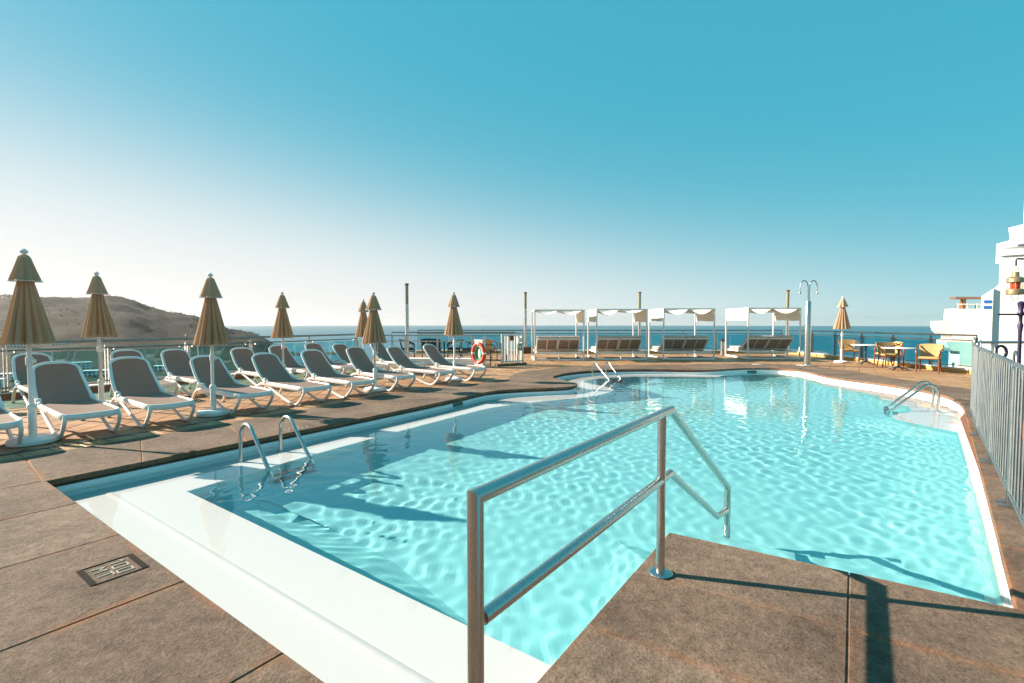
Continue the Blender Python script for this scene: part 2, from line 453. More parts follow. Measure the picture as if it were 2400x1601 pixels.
    def cloth(s, fn, nu, nv, th, nrm):
        """two skins th apart joined along the rim"""
        nrm = Vector(nrm); A = [Vector(fn(i / nu, j / nv)) for i in range(nu + 1) for j in range(nv + 1)]
        n = len(A); vs = A + [a - nrm * th for a in A]; W = nv + 1
        fs = []
        for i in range(nu):
            for j in range(nv):
                q = (i * W + j, (i + 1) * W + j, (i + 1) * W + j + 1, i * W + j + 1)
                fs.append(q); fs.append(tuple(k + n for k in q[::-1]))
        rim = [j for j in range(W)] + [i * W + nv for i in range(1, nu + 1)] + [nu * W + j for j in range(nv - 1, -1, -1)] + [i * W for i in range(nu - 1, 0, -1)]
        for a, b in zip(rim, rim[1:] + rim[:1]): fs.append((a, b, b + n, a + n))
        return s.add(vs, fs)
    def build(s, name, mat, parent=None, smooth=True, ang=40):
        me = bpy.data.meshes.new(name)
        me.from_pydata(s.v, [], s.f); me.update()
        if smooth:
            me.polygons.foreach_set('use_smooth', [True] * len(me.polygons))
            me.set_sharp_from_angle(angle=R(ang))
        me.materials.append(M[mat] if isinstance(mat, str) else mat)
        o = bpy.data.objects.new(name, me); COL.objects.link(o)
        if parent: o.parent = parent
        return o

def empty(name, loc=(0, 0, 0), rz=0):
    o = bpy.data.objects.new(name, None); COL.objects.link(o)
    o.location = loc; o.rotation_euler = (0, 0, rz); o.empty_display_size = 0.1
    return o
def tag(o, label=None, cat=None, group=None, kind=None):
    if label: o['label'] = label
    if cat: o['category'] = cat
    if group: o['group'] = group
    if kind: o['kind'] = kind
    return o
KIDS = {}
def copy_tree(o, parent=None):
    c = o.copy(); COL.objects.link(c); c.parent = parent
    for k in [x for x in bpy.data.objects if x.parent == o]:
        copy_tree(k, c)
    return c
def receiver(o): o.cycles.is_caustics_receiver = True; return o

def catmull(pts, per=6, closed=False):
    P = [np.array(p, float) for p in pts]; n = len(P); out = []
    for i in range(n if closed else n - 1):
        p0 = P[i - 1] if (closed or i) else 2 * P[0] - P[1]
        p1 = P[i]; p2 = P[(i + 1) % n]
        p3 = P[(i + 2) % n] if (closed or i < n - 2) else 2 * P[-1] - P[-2]
        for k in range(per):
            t_ = k / per
            out.append(tuple(0.5 * ((2 * p1) + (-p0 + p2) * t_ + (2 * p0 - 5 * p1 + 4 * p2 - p3) * t_ ** 2 + (-p0 + 3 * p1 - 3 * p2 + p3) * t_ ** 3)))
    if not closed: out.append(tuple(P[-1]))
    return out
def fillet(pts, r, k=5):
    P = [Vector(p) for p in pts]; out = [P[0]]
    for i in range(1, len(P) - 1):
        a, b = (P[i - 1] - P[i]), (P[i + 1] - P[i]); la, lb = a.length, b.length; a.normalize(); b.normalize()
        ang = math.acos(max(-1, min(1, a.dot(b)))); d = min(r / math.tan(ang / 2), la * .49, lb * .49)
        s_, e_ = P[i] + a * d, P[i] + b * d
        for j in range(k + 1):
            t_ = j / k; out.append((s_ * (1 - t_) + P[i] * t_) * (1 - t_) + (P[i] * (1 - t_) + e_ * t_) * t_)
    out.append(P[-1]); return out
def inside(px, py, poly):
    poly = np.array(poly); res = np.zeros(np.shape(px), bool); j = len(poly) - 1
    for i in range(len(poly)):
        xi, yi = poly[i]; xj, yj = poly[j]
        c_ = ((yi > py) != (yj > py)) & (px < (xj - xi) * (py - yi) / ((yj - yi) if yj != yi else 1e-12) + xi)
        res ^= c_; j = i
    return res
def offset_poly(poly, d):
    """positive d grows a counter-clockwise polygon"""
    n = len(poly); out = []
    for i in range(n):
        a = Vector(poly[i - 1]); b = Vector(poly[i]); c_ = Vector(poly[(i + 1) % n])
        e1 = (b - a); e2 = (c_ - b)
        if e1.length < 1e-6 or e2.length < 1e-6: out.append(tuple(b)); continue
        e1.normalize(); e2.normalize()
        n1 = Vector((e1.y, -e1.x)); n2 = Vector((e2.y, -e2.x)); m_ = n1 + n2
        if m_.length < 1e-3: out.append(tuple(b)); continue
        m_.normalize(); k = (d(*poly[i]) if callable(d) else d) / max(0.45, m_.dot(n1)); out.append(tuple(b + m_ * k))
    return out
def ccw(poly):
    a = sum(poly[i][0] * poly[(i + 1) % len(poly)][1] - poly[(i + 1) % len(poly)][0] * poly[i][1] for i in range(len(poly)))
    return poly if a > 0 else poly[::-1]
def sheet(name, outer, holes, z, mat):
    loops = [[Vector((x, y, 0)) for x, y in outer]] + [[Vector((x, y, 0)) for x, y in h] for h in holes]
    tri = tessellate_polygon(loops); vs = [v for l in loops for v in l]
    b = MB(); fs = []
    for t_ in tri:
        p1, p2, p3 = (vs[i] for i in t_)
        fs.append(t_ if (p2 - p1).cross(p3 - p1).z > 0 else t_[::-1])
    b.add([(v.x, v.y, z) for v in vs], fs)
    return b

# ------------------------------------------------------------------ plan of the terrace (metres, camera above the origin)
A = Vector((0.576, 0.817)); B = Vector((-0.817, 0.576))        # the pool's two main directions
P0 = Vector((-0.18, 1.46)); CORNER = Vector((-4.32, 4.39))
PIER = Vector((1.10, 3.27)); PIER_R = Vector((2.57, 2.37))
left_curve = [(-4.32, 4.39), (-3.62, 5.42), (-2.50, 7.08), (-1.15, 9.15), (-0.72, 9.95), (-0.35, 10.38), (0.28, 10.68), (0.94, 10.86), (1.32, 11.06), (1.53, 11.45), (1.47, 11.85), (1.24, 12.40), (1.08, 13.0), (1.38, 13.78), (1.88, 14.40), (2.50, 14.85), (3.51, 15.20), (4.75, 15.22), (5.78, 15.02), (6.40, 15.10), (7.10, 15.42), (7.85, 15.62), (8.55, 15.50), (8.90, 14.95), (8.82, 14.2), (8.66, 13.35), (8.70, 12.56), (8.84, 11.86), (8.94, 10.95), (8.85, 10.09), (8.53, 9.30), (8.12, 8.66), (7.66, 8.10)]
straight_r = [(6.83, 7.32), (4.02, 4.03), (2.57, 2.37)]
pool = catmull(left_curve, 5) + straight_r + [tuple(PIER), tuple(P0)]
pool = ccw(pool)
deep_pts = [(0.30, 2.16), (-.555, 2.765), (-1.41, 3.37), (-2.265, 3.975), (-3.12, 4.58)] + catmull([(-3.12, 4.58), (-2.23, 6.22), (-0.75, 8.62), (-0.25, 9.25), (0.54, 9.82), (1.36, 10.28), (2.01, 10.83), (2.42, 11.48), (2.36, 12.12), (2.10, 12.70), (1.95, 13.15), (2.20, 13.62), (2.75, 14.02), (3.55, 14.36), (4.6, 14.40), (5.39, 14.28), (6.05, 14.28), (6.35, 14.62), (6.75, 15.12), (7.15, 15.34), (7.85, 15.5), (8.45, 15.38), (8.76, 14.9), (8.66, 14.2), (8.42, 13.3), (8.10, 12.2), (8.16, 11.05), (7.90, 10.15)], 4)[1:] + catmull([(7.90, 10.15), (7.72, 9.55), (7.55, 9.12), (7.25, 8.72), (6.85, 8.5), (6.58, 8.30), (6.42, 8.0)], 3)[1:] + [(6.56, 7.05), (4.00, 4.05), (2.56, 2.40), (1.095, 3.285)]
deep = ccw(deep_pts)
base_hole = offset_poly(pool, 0.05)

WATER_Z = -0.14; LEDGE_Z = -0.21
RAIL_L = [(-14.6, 4.3), (-9.75, 9.25), (-7.05, 13.0), (-5.25, 16.3), (-3.75, 16.9)]
FAR_Y = 23.6
outer_deck = [(-14.6, 4.1), (-9.9, 9.4), (-7.2, 13.1), (-5.6, 16.8), (-6.0, 21.2), (-5.6, FAR_Y + .15), (13.4, FAR_Y + .15), (13.55, 21.8), (13.3, 13.9), (14.5, 9.0), (14.5, -3.0), (-14.6, -3.0)]

# terrace base with the pool cut out of it
tb = sheet('terrace', outer_deck, [base_hole], -0.022, 'grout')
n0 = len(tb.v)
od = ccw(outer_deck)
for ring, z0 in ((outer_deck, -6.0), (base_hole, -1.7)):
    k = len(tb.v)
    tb.v += [(x, y, -0.022) for x, y in ring] + [(x, y, z0) for x, y in ring]
    n = len(ring)
    tb.f += [(k + i, k + (i + 1) % n, k + n + (i + 1) % n, k + n + i) for i in range(n)]
terrace = tag(tb.build('terrace', 'grout', smooth=False), kind='structure')

# ------------------------------------------------------------------ pool shell
def wall_top(x, y):        # the shadow gap below the coping closes along the sunny end
    k = min(1, max(0, (x - 5.2) / 1.6)); return -0.085 * (1 - k) + -0.056 * k
b = MB(); n = len(pool); po = offset_poly(pool, 0.05)
vs = [(x, y, LEDGE_Z) for x, y in pool] + [(x, y, wall_top(x, y)) for x, y in pool] + [(po[i][0], po[i][1], wall_top(*pool[i])) for i in range(n)]
fs = []
for i in range(n):
    j = (i + 1) % n
    fs += [(i, n + i, n + j, j), (n + i, 2 * n + i, 2 * n + j, n + j)]
b.add(vs, fs)
pool_shell = tag(receiver(b.build('pool_wall', 'pool_white', ang=50)), kind='structure')
ledge = receiver(sheet('pool_ledge', pool, [deep], LEDGE_Z, 'pool_white').build('pool_ledge', 'pool_white', smooth=False))
tag(ledge, kind='structure')
def floor_z(x, y): return -0.84 - 0.006 * max(0, y - 4)  # floor raised above its marked depth to keep sunlight on it
b = MB(); n = len(deep)
vs = [(x, y, LEDGE_Z) for x, y in deep] + [(x, y, LEDGE_Z - .03) for x, y in offset_poly(deep, -0.012)]
b.add(vs, [(i, n + i, n + (i + 1) % n, (i + 1) % n) for i in range(n)])
receiver(tag(b.build('ledge_nosing', 'pool_white', ang=60), kind='structure'))
din = offset_poly(deep, -0.013)
def batter(x, y):      # basin sides shaped into a slope so sunlight reaches them, steep elsewhere
    c1 = lambda v: max(0.0, min(1.0, v))
    return -(0.03 + (0.6 + 1.0 * c1((y - 4.0) / 1.0) * c1((13.0 - y) / 2.5) + .25 * c1((y - 11) / 2)) * c1((7.0 - x) / 1.5) * c1((y - 1.7) / 1.6))
dfl = offset_poly(deep, batter)
fl = sheet('pool_floor', dfl, [], 0, 'pool_blue')
fl.v = [(x, y, floor_z(x, y)) for x, y, z in fl.v]
rings = [[(x, y, LEDGE_Z - .028) for x, y in din]]
for t_, dz_ in ((.012, .40), (.35, .62), (.7, .85), (1.0, 1.0)):
    rings.append([(a_[0] + (c_[0] - a_[0]) * t_, a_[1] + (c_[1] - a_[1]) * t_, LEDGE_Z - .028 + (floor_z(*c_) - LEDGE_Z + .028) * dz_) for a_, c_ in zip(din, dfl)])
for ra_, rb_ in zip(rings, rings[1:]):
    k = len(fl.v); fl.v += ra_ + rb_
    fl.f += [(k + i, k + n + i, k + n + (i + 1) % n, k + (i + 1) % n) for i in range(n)]
tag(receiver(fl.build('pool_basin', 'pool_blue', smooth=False)), kind='structure')
# small step running along the wide shallow shelf
s0 = P0 + A * 0.42; s1 = CORNER + A * 0.40
b = MB().beam((s0.x + .1, s0.y - .06, LEDGE_Z + .004), (s1.x, s1.y, LEDGE_Z + .004), 0.05, 0.012, 0.004)
receiver(tag(b.build('shelf_rib', 'pool_white'), kind='structure'))
# submerged stairs in front of the pier
fd = (PIER_R - PIER).normalized(); fn_ = Vector((-fd.y, fd.x))
if fn_.dot(A) < 0: fn_ = -fn_
steps = empty('pool_steps'); tag(steps, kind='structure')
for k, (z, dep) in enumerate(((-0.32, 0.34), (-0.50, 0.66), (-0.68, 0.98))):
    a_ = PIER + fd * 0.02 + fn_ * 0.012; c_ = PIER + fd * (1.68 + .45 * 0) + fn_ * 0.012
    q = [a_, c_, c_ + fn_ * dep + fd * dep * 0.18, a_ + fn_ * dep]
    receiver(MB().prism([tuple(v) for v in q], -1.2, z - .001 * k).build('step', 'pool_blue', steps, smooth=False))

# rippled water surface
h = 0.029
xs = np.arange(-4.45, 9.1, h); ys = np.arange(1.3, 15.8, h)
X, Y = np.meshgrid(xs, ys, indexing='ij')
rng = np.random.default_rng(11)
Z = np.zeros_like(X)
for i in range(46):
    wl = 0.12 * (3.4 ** rng.uniform(0, 1)); an = rng.uniform(0, 2 * math.pi); kk = 2 * math.pi / wl
    am = wl * 0.00092 * rng.uniform(.5, 1.2)
    dx = .25 * np.sin(.9 * X + i) ; dy = .25 * np.cos(.7 * Y + 2 * i)
    Z += am * np.sin(kk * ((X + dx * .6) * math.cos(an) + (Y + dy * .6) * math.sin(an)) + rng.uniform(0, 6.28))
soft = inside(X, Y, deep).astype(float)
for ax in (0, 1):
    kern = np.ones(9) / 9
    soft = np.apply_along_axis(lambda q: np.convolve(q, kern, 'same'), ax, soft)
calm = 0.70 + 0.25 * np.sin(.75 * X + 1.0) * np.cos(.6 * Y) + 0.25 * np.sin(1.7 * X - .9 * Y) * np.sin(.8 * X + 1.3 * Y)
Z *= calm * (0.12 + 0.88 * soft)
grow = offset_poly(pool, 0.03)
ins = inside(X, Y, grow)
keep = ins[:-1, :-1] | ins[1:, :-1] | ins[1:, 1:] | ins[:-1, 1:]
idx = np.arange(X.size).reshape(X.shape)
F = np.stack([idx[:-1, :-1], idx[1:, :-1], idx[1:, 1:], idx[:-1, 1:]], -1)[keep]
used = np.unique(F); remap = -np.ones(X.size, int); remap[used] = np.arange(len(used)); F = remap[F]
V = np.stack([X.ravel(), Y.ravel(), Z.ravel() + WATER_Z], -1)[used]
me = bpy.data.meshes.new('pool_water')
me.vertices.add(len(V)); me.vertices.foreach_set('co', V.ravel())
me.loops.add(F.size); me.loops.foreach_set('vertex_index', F.ravel().astype(np.int32))
me.polygons.add(len(F)); me.polygons.foreach_set('loop_start', np.arange(0, F.size, 4, dtype=np.int32))
me.polygons.foreach_set('use_smooth', np.ones(len(F), bool))
me.update(calc_edges=True); me.validate()
me.materials.append(M['water'])
water = bpy.data.objects.new('pool_water', me); COL.objects.link(water)
water.cycles.is_caustics_caster = True
tag(water, kind='structure')

# ------------------------------------------------------------------ stone coping and paving slabs
def slab_mesh(poly, z0=-0.05, z1=0.0, rim=0.055, name='coping_slab', parent=None, mat='stone', stain=1.0):
    poly = ccw(poly); inner1 = offset_poly(poly, -0.006); inner2 = offset_poly(poly, -rim)
    n = len(poly); dz = random.uniform(-.0015, .0015)
    vs = [(x, y, z0) for x, y in poly] + [(x, y, z1 - .006 + dz) for x, y in poly] + [(x, y, z1 + dz) for x, y in inner1] + [(x, y, z1 + dz) for x, y in inner2]
    fs = []
    for r_ in range(3):
        fs += [(r_ * n + i, r_ * n + (i + 1) % n, (r_ + 1) * n + (i + 1) % n, (r_ + 1) * n + i) for i in range(n)]
    tri = tessellate_polygon([[Vector((x, y, 0)) for x, y in inner2]])
    for t_ in tri:
        p1, p2, p3 = (Vector(inner2[i]) for i in t_)
        cr = (p2 - p1).x * (p3 - p1).y - (p2 - p1).y * (p3 - p1).x
        fs.append(tuple(3 * n + i for i in (t_ if cr > 0 else t_[::-1])))
    me = bpy.data.meshes.new(name); me.from_pydata(vs, [], fs); me.update()
    at = me.attributes.new('edge', 'FLOAT', 'POINT')
    at.data.foreach_set('value', [stain] * (3 * n) + [0.0] * n)
    me.materials.append(M[mat])
    o = bpy.data.objects.new(name, me); COL.objects.link(o); o.parent = parent
    return o
coping = tag(empty('pool_coping'), kind='structure')
GAP = 0.0035; OVER = 0.03
# matched inner/outer stations round the free edge of the pool
pairs = [((-4.32, 4.39), (-5.28, 5.20)), ((-2.50, 7.08), (-3.66, 7.85)), ((-1.15, 9.15), (-2.42, 10.10)), ((-0.35, 10.38), (-1.50, 11.05)), ((0.94, 10.86), (-0.55, 11.95)), ((1.53, 11.45), (-0.15, 12.42)),
         ((1.24, 12.40), (-0.08, 13.0)), ((1.08, 13.0), (0.05, 13.7)), ((1.38, 13.78), (0.36, 14.5)), ((1.88, 14.40), (0.95, 15.15)), ((2.50, 14.85), (1.7, 15.9)), ((3.51, 15.20), (2.9, 16.5)), ((4.75, 15.22), (4.6, 16.85)), ((5.78, 15.02), (5.9, 17.0)),
         ((7.10, 15.42), (7.2, 17.15)), ((8.55, 15.50), (9.1, 17.25)), ((8.90, 14.95), (10.0, 16.4)), ((8.82, 14.2), (10.25, 15.0)), ((8.66, 13.35), (10.2, 13.8)), ((8.84, 11.86), (10.05, 12.0)), ((8.94, 10.95), (10.1, 10.9)), ((8.85, 10.09), (10.05, 9.7)), ((8.53, 9.30), (9.7, 8.6)), ((7.66, 8.10), (8.7, 7.2))]
inner_dense = catmull(left_curve, 12)
def station(pt):
    d = [(p[0] - pt[0]) ** 2 + (p[1] - pt[1]) ** 2 for p in inner_dense]; return d.index(min(d))
outer_dense_all = catmull([o for _, o in pairs], 12)
free_outer = list(outer_dense_all)
for i in range(len(pairs) - 1):
    i0, i1 = station(pairs[i][0]), station(pairs[i + 1][0])
    inn = inner_dense[i0:i1 + 1]; out = outer_dense_all[i * 12:(i + 1) * 12 + 1]
    L = max(sum((Vector(inn[k]) - Vector(inn[k + 1])).length for k in range(len(inn) - 1)), sum((Vector(out[k]) - Vector(out[k + 1])).length for k in range(12)))
    ns = max(1, round(L / 1.15))
    def at(seq, t_):
        f_ = t_ * (len(seq) - 1); k = min(int(f_), len(seq) - 2); return Vector(seq[k]).lerp(Vector(seq[k + 1]), f_ - k)
    for s_ in range(ns):
        ta, tb_ = s_ / ns, (s_ + 1) / ns; kk = 6
        pi = [at(inn, ta + (tb_ - ta) * k / kk) for k in range(kk + 1)]
        poo = [at(out, ta + (tb_ - ta) * k / kk) for k in range(kk + 1)]
        # overhang into the pool, open a joint
        pi = [p_ + (p_ - o_).normalized() * OVER for p_, o_ in zip(pi, poo)]
        poly = [tuple(v) for v in pi] + [tuple(v) for v in poo[::-1]]
        clean = [poly[0]]
        for q in poly[1:]:
            if (Vector(q) - Vector(clean[-1])).length > 0.02: clean.append(q)
        if len(clean) > 3: slab_mesh(offset_poly(ccw(clean), -GAP / 2), parent=coping)
# wide slabs along the near edge
n_ = (CORNER - P0); Ln = n_.length; nd = n_.normalized()
cuts = [-3.0, -1.9, -0.9, 0.09, 1.03, 2.06, 3.10, 4.10, Ln]
for u0, u1 in zip(cuts, cuts[1:]):
    for r0, r1 in ((-0.03, 0.98), (0.98, 2.1), (2.1, 3.3)):
        if u0 < 0.0 and r0 < .9: 
            if u1 <= 0.0: continue
        q = [P0 + nd * u0 - A * r0, P0 + nd * u1 - A * r0, P0 + nd * u1 - A * r1, P0 + nd * u0 - A * r1]
        if u0 < 0 and r0 < 0: q[0] = P0 + nd * 0.0 - A * r0; q[3] = P0 - A * r1
        slab_mesh(offset_poly(ccw([tuple(v) for v in q]), -GAP / 2), parent=coping)
# slabs left of the pool corner
for (u0, u1) in ((Ln, Ln + 1.28),):
    for r0, r1 in ((-0.10, 0.98), (0.98, 2.1), (2.1, 3.3)):
        c0 = P0 + nd * u0; 
        q = [c0 - A * r0, P0 + nd * u1 - A * (r0 + .0), P0 + nd * u1 - A * r1, c0 - A * r1]
        if r0 < 0: q[0] = CORNER + Vector((-.004, .01)); q[1] = Vector((-5.28, 5.19)) + Vector((0, -.01))
        slab_mesh(offset_poly(ccw([tuple(v) for v in q]), -GAP / 2), parent=coping)
# pier slabs under the camera
rows = [-0.0, 0.62, 1.24, 1.90, 2.55, 3.2]
cols = [0.0, 1.0, 1.76, 2.8, 3.9]
pl = (P0 - PIER).normalized()
for i in range(len(rows) - 1):
    for j in range(len(cols) - 1):
        o_ = OVER if i == 0 and j < 2 else 0
        ol = OVER if j == 0 else 0
        q = [PIER + fd * (cols[j] - ol) + pl * (rows[i] - o_), PIER + fd * cols[j + 1] + pl * (rows[i] - o_), PIER + fd * cols[j + 1] + pl * rows[i + 1], PIER + fd * (cols[j] - ol) + pl * rows[i + 1]]
        slab_mesh(offset_poly(ccw([tuple(v) for v in q]), -GAP / 2), parent=coping, stain=.45)
# slabs along the right-hand wall, under the barrier
ra, rb = Vector((7.66, 8.10)), Vector(PIER_R); rd = (rb - ra).normalized(); rn = Vector((-rd.y, rd.x)); Lr = (rb - ra).length
if rn.dot(Vector((1, -1))) < 0: rn = -rn
ws = [0.0, 0.9, 1.9, 2.9, 3.85, 4.8, 5.75, 6.7, Lr - .03]
for u0, u1 in zip(ws, ws[1:]):
    q = [ra + rd * u0 - rn * OVER, ra + rd * u1 - rn * OVER, ra + rd * u1 + rn * 1.3, ra + rd * u0 + rn * 1.3]
    slab_mesh(offset_poly(ccw([tuple(v) for v in q]), -GAP / 2), parent=coping)
mor = MB()
# joint mortar just below the slab tops
ring = [o for o in free_outer] + [tuple(ra + rn * 1.3), tuple(rb + rn * 1.3), tuple(PIER + fd * 3.9), tuple(PIER + fd * 3.9 + pl * 3.2), tuple(P0 + nd * -3.0 - A * 3.3), tuple(P0 + nd * (Ln + 1.28) - A * 3.3), (-5.28, 5.19)]
mo = sheet('joint_mortar', ring, [offset_poly(pool, 0.0)], -0.0065, 'mortar').build('joint_mortar', 'mortar', coping, smooth=False)

# depth marker let into the near paving
mk = tag(empty('depth_marker', (-2.35, 2.795, 0.0025)), 'dark framed depth marking reading 100 MT in the near paving', 'marking')
ux = -nd; uy = A.copy()      # reading direction and text-up direction
def mk_pt(x, y): v = ux * x + uy * y; return (v.x, v.y, 0)
def mk_strip(bb, a_, c_, wd):
    a_, c_ = Vector(mk_pt(*a_)), Vector(mk_pt(*c_)); bb.beam((a_.x, a_.y, 0), (c_.x, c_.y, 0), wd, 0.005)
fw, fh = 0.135, 0.125
fr_ = MB()
mk_strip(fr_, (-fw, -fh), (-fw, fh), 0.008); mk_strip(fr_, (fw, -fh), (fw, fh), 0.008)
mk_strip(fr_, (-fw, -fh + .004), (fw, -fh + .004), 0.03); mk_strip(fr_, (-fw, fh - .004), (fw, fh - .004), 0.03)
fr_.build('frame', 'mark_dark', mk, smooth=False)
def glyph(strokes, ox, oy, gw, gh, wd=0.0065):
    bb = MB()
    for a_, c_ in strokes: mk_strip(bb, (ox + a_[0] * gw, oy + a_[1] * gh), (ox + c_[0] * gw, oy + c_[1] * gh), wd)
    return bb
ONE = [((.6, 0), (.6, 1)), ((.6, 1), (.15, .72))]; ZERO = [((.1, 0), (.9, 0)), ((.9, 0), (.9, 1)), ((.9, 1), (.1, 1)), ((.1, 1), (.1, 0))]
EM = [((.05, 0), (.05, 1)), ((.05, 1), (.5, .45)), ((.5, .45), (.95, 1)), ((.95, 1), (.95, 0))]; TE = [((.5, 0), (.5, 1)), ((0, 1), (1, 1))]
for st, ox, oy in ((ONE, -.115, .005), (ZERO, -.045, .005), (ZERO, .035, .005), (EM, -.075, -.085), (TE, .02, -.085)):
    glyph(st, ox, oy, .06, .07).build('digit', 'mark_white', mk, smooth=False)

# worn white marks on the coping
for (x, y, rz, lab) in ((-2.98, 6.62, 1.0, 'worn white lettering on the coping between the left ladder rails'), (-0.86, 10.28, .75, 'worn white marks on the coping edge by the curved shelf'), (8.75, 9.15, 2.2, 'worn white marks on the coping beside the right ladder')):
    rs = random.Random(int(x * 100)); o = empty('worn_marking', (x, y, 0), rz)
    for k in range(9):
        bb = MB()
        cx, cy = (k % 5 - 2) * .07 + rs.uniform(-.01, .01), (k // 5) * .1 - .05
        bb.box((cx, cy, .0025), (.012, rs.uniform(.03, .07), .003), rz=rs.uniform(-.3, .3)).box((cx + .008, cy + .012, .0025), (.04, .011, .0031), rz=rs.uniform(-.3, .3))
        bb.build('stroke', 'mark_white', o, smooth=False)
    tag(o, lab, 'marking')

# skimmer slots in the pool wall
for (x, y, rz, lab) in ((-1.055, 9.31, 0.98, 'small dark skimmer slot in the left pool wall'), (7.75, 15.58, -.05, 'small dark skimmer slot in the far pool wall')):
    o = MB().box((0, 0, 0), (.30, .03, .05), bev=.008).build('skimmer_slot', simple('skimmer_green', (.03, .10, .06), .4)); o.location = (x, y, -.115); o.rotation_euler.z = rz
    tag(o, lab, 'skimmer')

# ------------------------------------------------------------------ clay tiles
floor_root = tag(empty('tile_paving'), kind='structure')
tile_me = MB().box((0, 0, -.012), (1, 1, .024), bev=0.0)
def tile_data(w_, h_):
    e = .006
    v = [(-w_/2, -h_/2, -.03), (w_/2, -h_/2, -.03), (w_/2, h_/2, -.03), (-w_/2, h_/2, -.03)]
    v += [(x, y, -.004) for x, y, z in v[:4]] + [(x - e * (1 if x > 0 else -1), y - e * (1 if y > 0 else -1), 0) for x, y, z in v[:4]]
    f_ = [(8, 9, 10, 11)] + [(i, (i + 1) % 4, 4 + (i + 1) % 4, 4 + i) for i in range(4)] + [(4 + i, 4 + (i + 1) % 4, 8 + (i + 1) % 4, 8 + i) for i in range(4)]
    return v, f_
excl = [tuple(p_) for p_ in free_outer] + [tuple(ra + rn * 1.3), (4.0, 2.0), (3.5, -3), (-8, -3), (-5.28, 5.19)]
excl_in = offset_poly(ccw(excl), -0.22)
tiles = []
TS = 0.30
row_dir = A; border_n = B
def in_deck(x, y): return bool(inside(np.array(x), np.array(y), outer_deck))
# border row beside the coping, left side
bl0, bl1 = Vector((-5.28, 5.20)), Vector((-2.42, 10.10))
obd = [Vector(q) for q in outer_dense_all[:25]]
path_len = 0; border_poly = []
bpos = []
acc = 0.13
for a_, c_ in zip(obd, obd[1:]):
    seg = (c_ - a_).length
    while acc < path_len + seg:
        t_ = (acc - path_len) / seg; pnt = a_.lerp(c_, t_); d_ = (c_ - a_).normalized(); nn = Vector((-d_.y, d_.x))
        bpos.append((pnt + nn * 0.165, math.atan2(d_.y, d_.x), nn)); acc += .265
    path_len += seg
for k in range(14):
    d_ = (obd[1] - obd[0]).normalized(); nn = Vector((-d_.y, d_.x)); pnt = obd[0] - d_ * (.135 + .265 * k); bpos.insert(0, (pnt + nn * .165, math.atan2(d_.y, d_.x), nn))
for pnt, an, nn in bpos: tiles.append((pnt.x, pnt.y, an, 1))
# slot drain behind the border row
dr = MB()
dpts = [(p_ + nn * .21) for p_, an, nn in bpos]
for a_, c_ in zip(dpts, dpts[1:]):
    dr.beam((a_.x, a_.y, -.012), (c_.x, c_.y, -.012), .06, .012)
tag(dr.build('slot_drain', 'drain', smooth=False), 'narrow dark slot drain running along the lounger deck', 'drain')
border_zone = [tuple(p_ - nn * .4) for p_, an, nn in bpos] + [tuple(p_ + nn * .245) for p_, an, nn in bpos[::-1]]
th = math.atan2(A.y, A.x) + R(45)
def field(th, test, ts):
    c_, s_ = math.cos(th), math.sin(th)
    for i in range(-90, 90):
        for j in range(-90, 90):
            x = (i * ts) * c_ - (j * ts) * s_; y = (i * ts) * s_ + (j * ts) * c_
            if -10.5 < x < 14.6 and 2.5 < y < 23.9 and test(x, y): yield (x, y, th, 0)
bz = ccw(border_zone)
gx = np.array
def test_left(x, y):
    if x - (y - 13) * .25 > 0.2: return False
    if abs(x) > 1.08 * y: return False
    return in_deck(x, y) and not inside(gx(x), gx(y), excl_in) and not inside(gx(x), gx(y), bz)
def test_right(x, y):
    if x - (y - 13) * .25 <= 0.2: return False
    if abs(x) > 1.1 * y: return False
    return in_deck(x, y) and not inside(gx(x), gx(y), excl_in)
tiles += list(field(th, test_left, TS)); tiles += list(field(math.atan2(A.y, A.x), test_right, .40))
def big(tl):
    return math.hypot(tl[0], tl[1])
tiles.sort(key=big)
shared = {}
def tile_obj(w_, h_):
    if (w_, h_) not in shared:
        v, f_ = tile_data(w_, h_); me = bpy.data.meshes.new('floor_tile'); me.from_pydata(v, [], f_); me.update(); me.materials.append(M['tile']); shared[(w_, h_)] = me
    return shared[(w_, h_)]
rest = MB(); tones = []
n_ind = 0
for (x, y, an, kind) in tiles:
    w_, h_ = (.258, .325) if kind else ((TS - .007,) * 2 if an == th else (.392, .392))
    z = -.010 + random.uniform(-.0015, .001)
    if n_ind < 290:
        o = bpy.data.objects.new('floor_tile', tile_obj(w_, h_)); COL.objects.link(o); o.parent = floor_root
        o.location = (x, y, z); o.rotation_euler = (random.uniform(-.004, .004), random.uniform(-.004, .004), an); n_ind += 1
    else:
        v, f_ = tile_data(w_, h_); c_, s_ = math.cos(an), math.sin(an); tn = random.random()
        rest.add([(x + p_[0] * c_ - p_[1] * s_, y + p_[0] * s_ + p_[1] * c_, z + p_[2]) for p_ in v], f_); tones += [tn] * len(v)
o = rest.build('far_tiles', 'tile', floor_root, smooth=False); o['kind'] = 'stuff'
at_ = o.data.attributes.new('tone', 'FLOAT', 'POINT'); at_.data.foreach_set('value', tones)

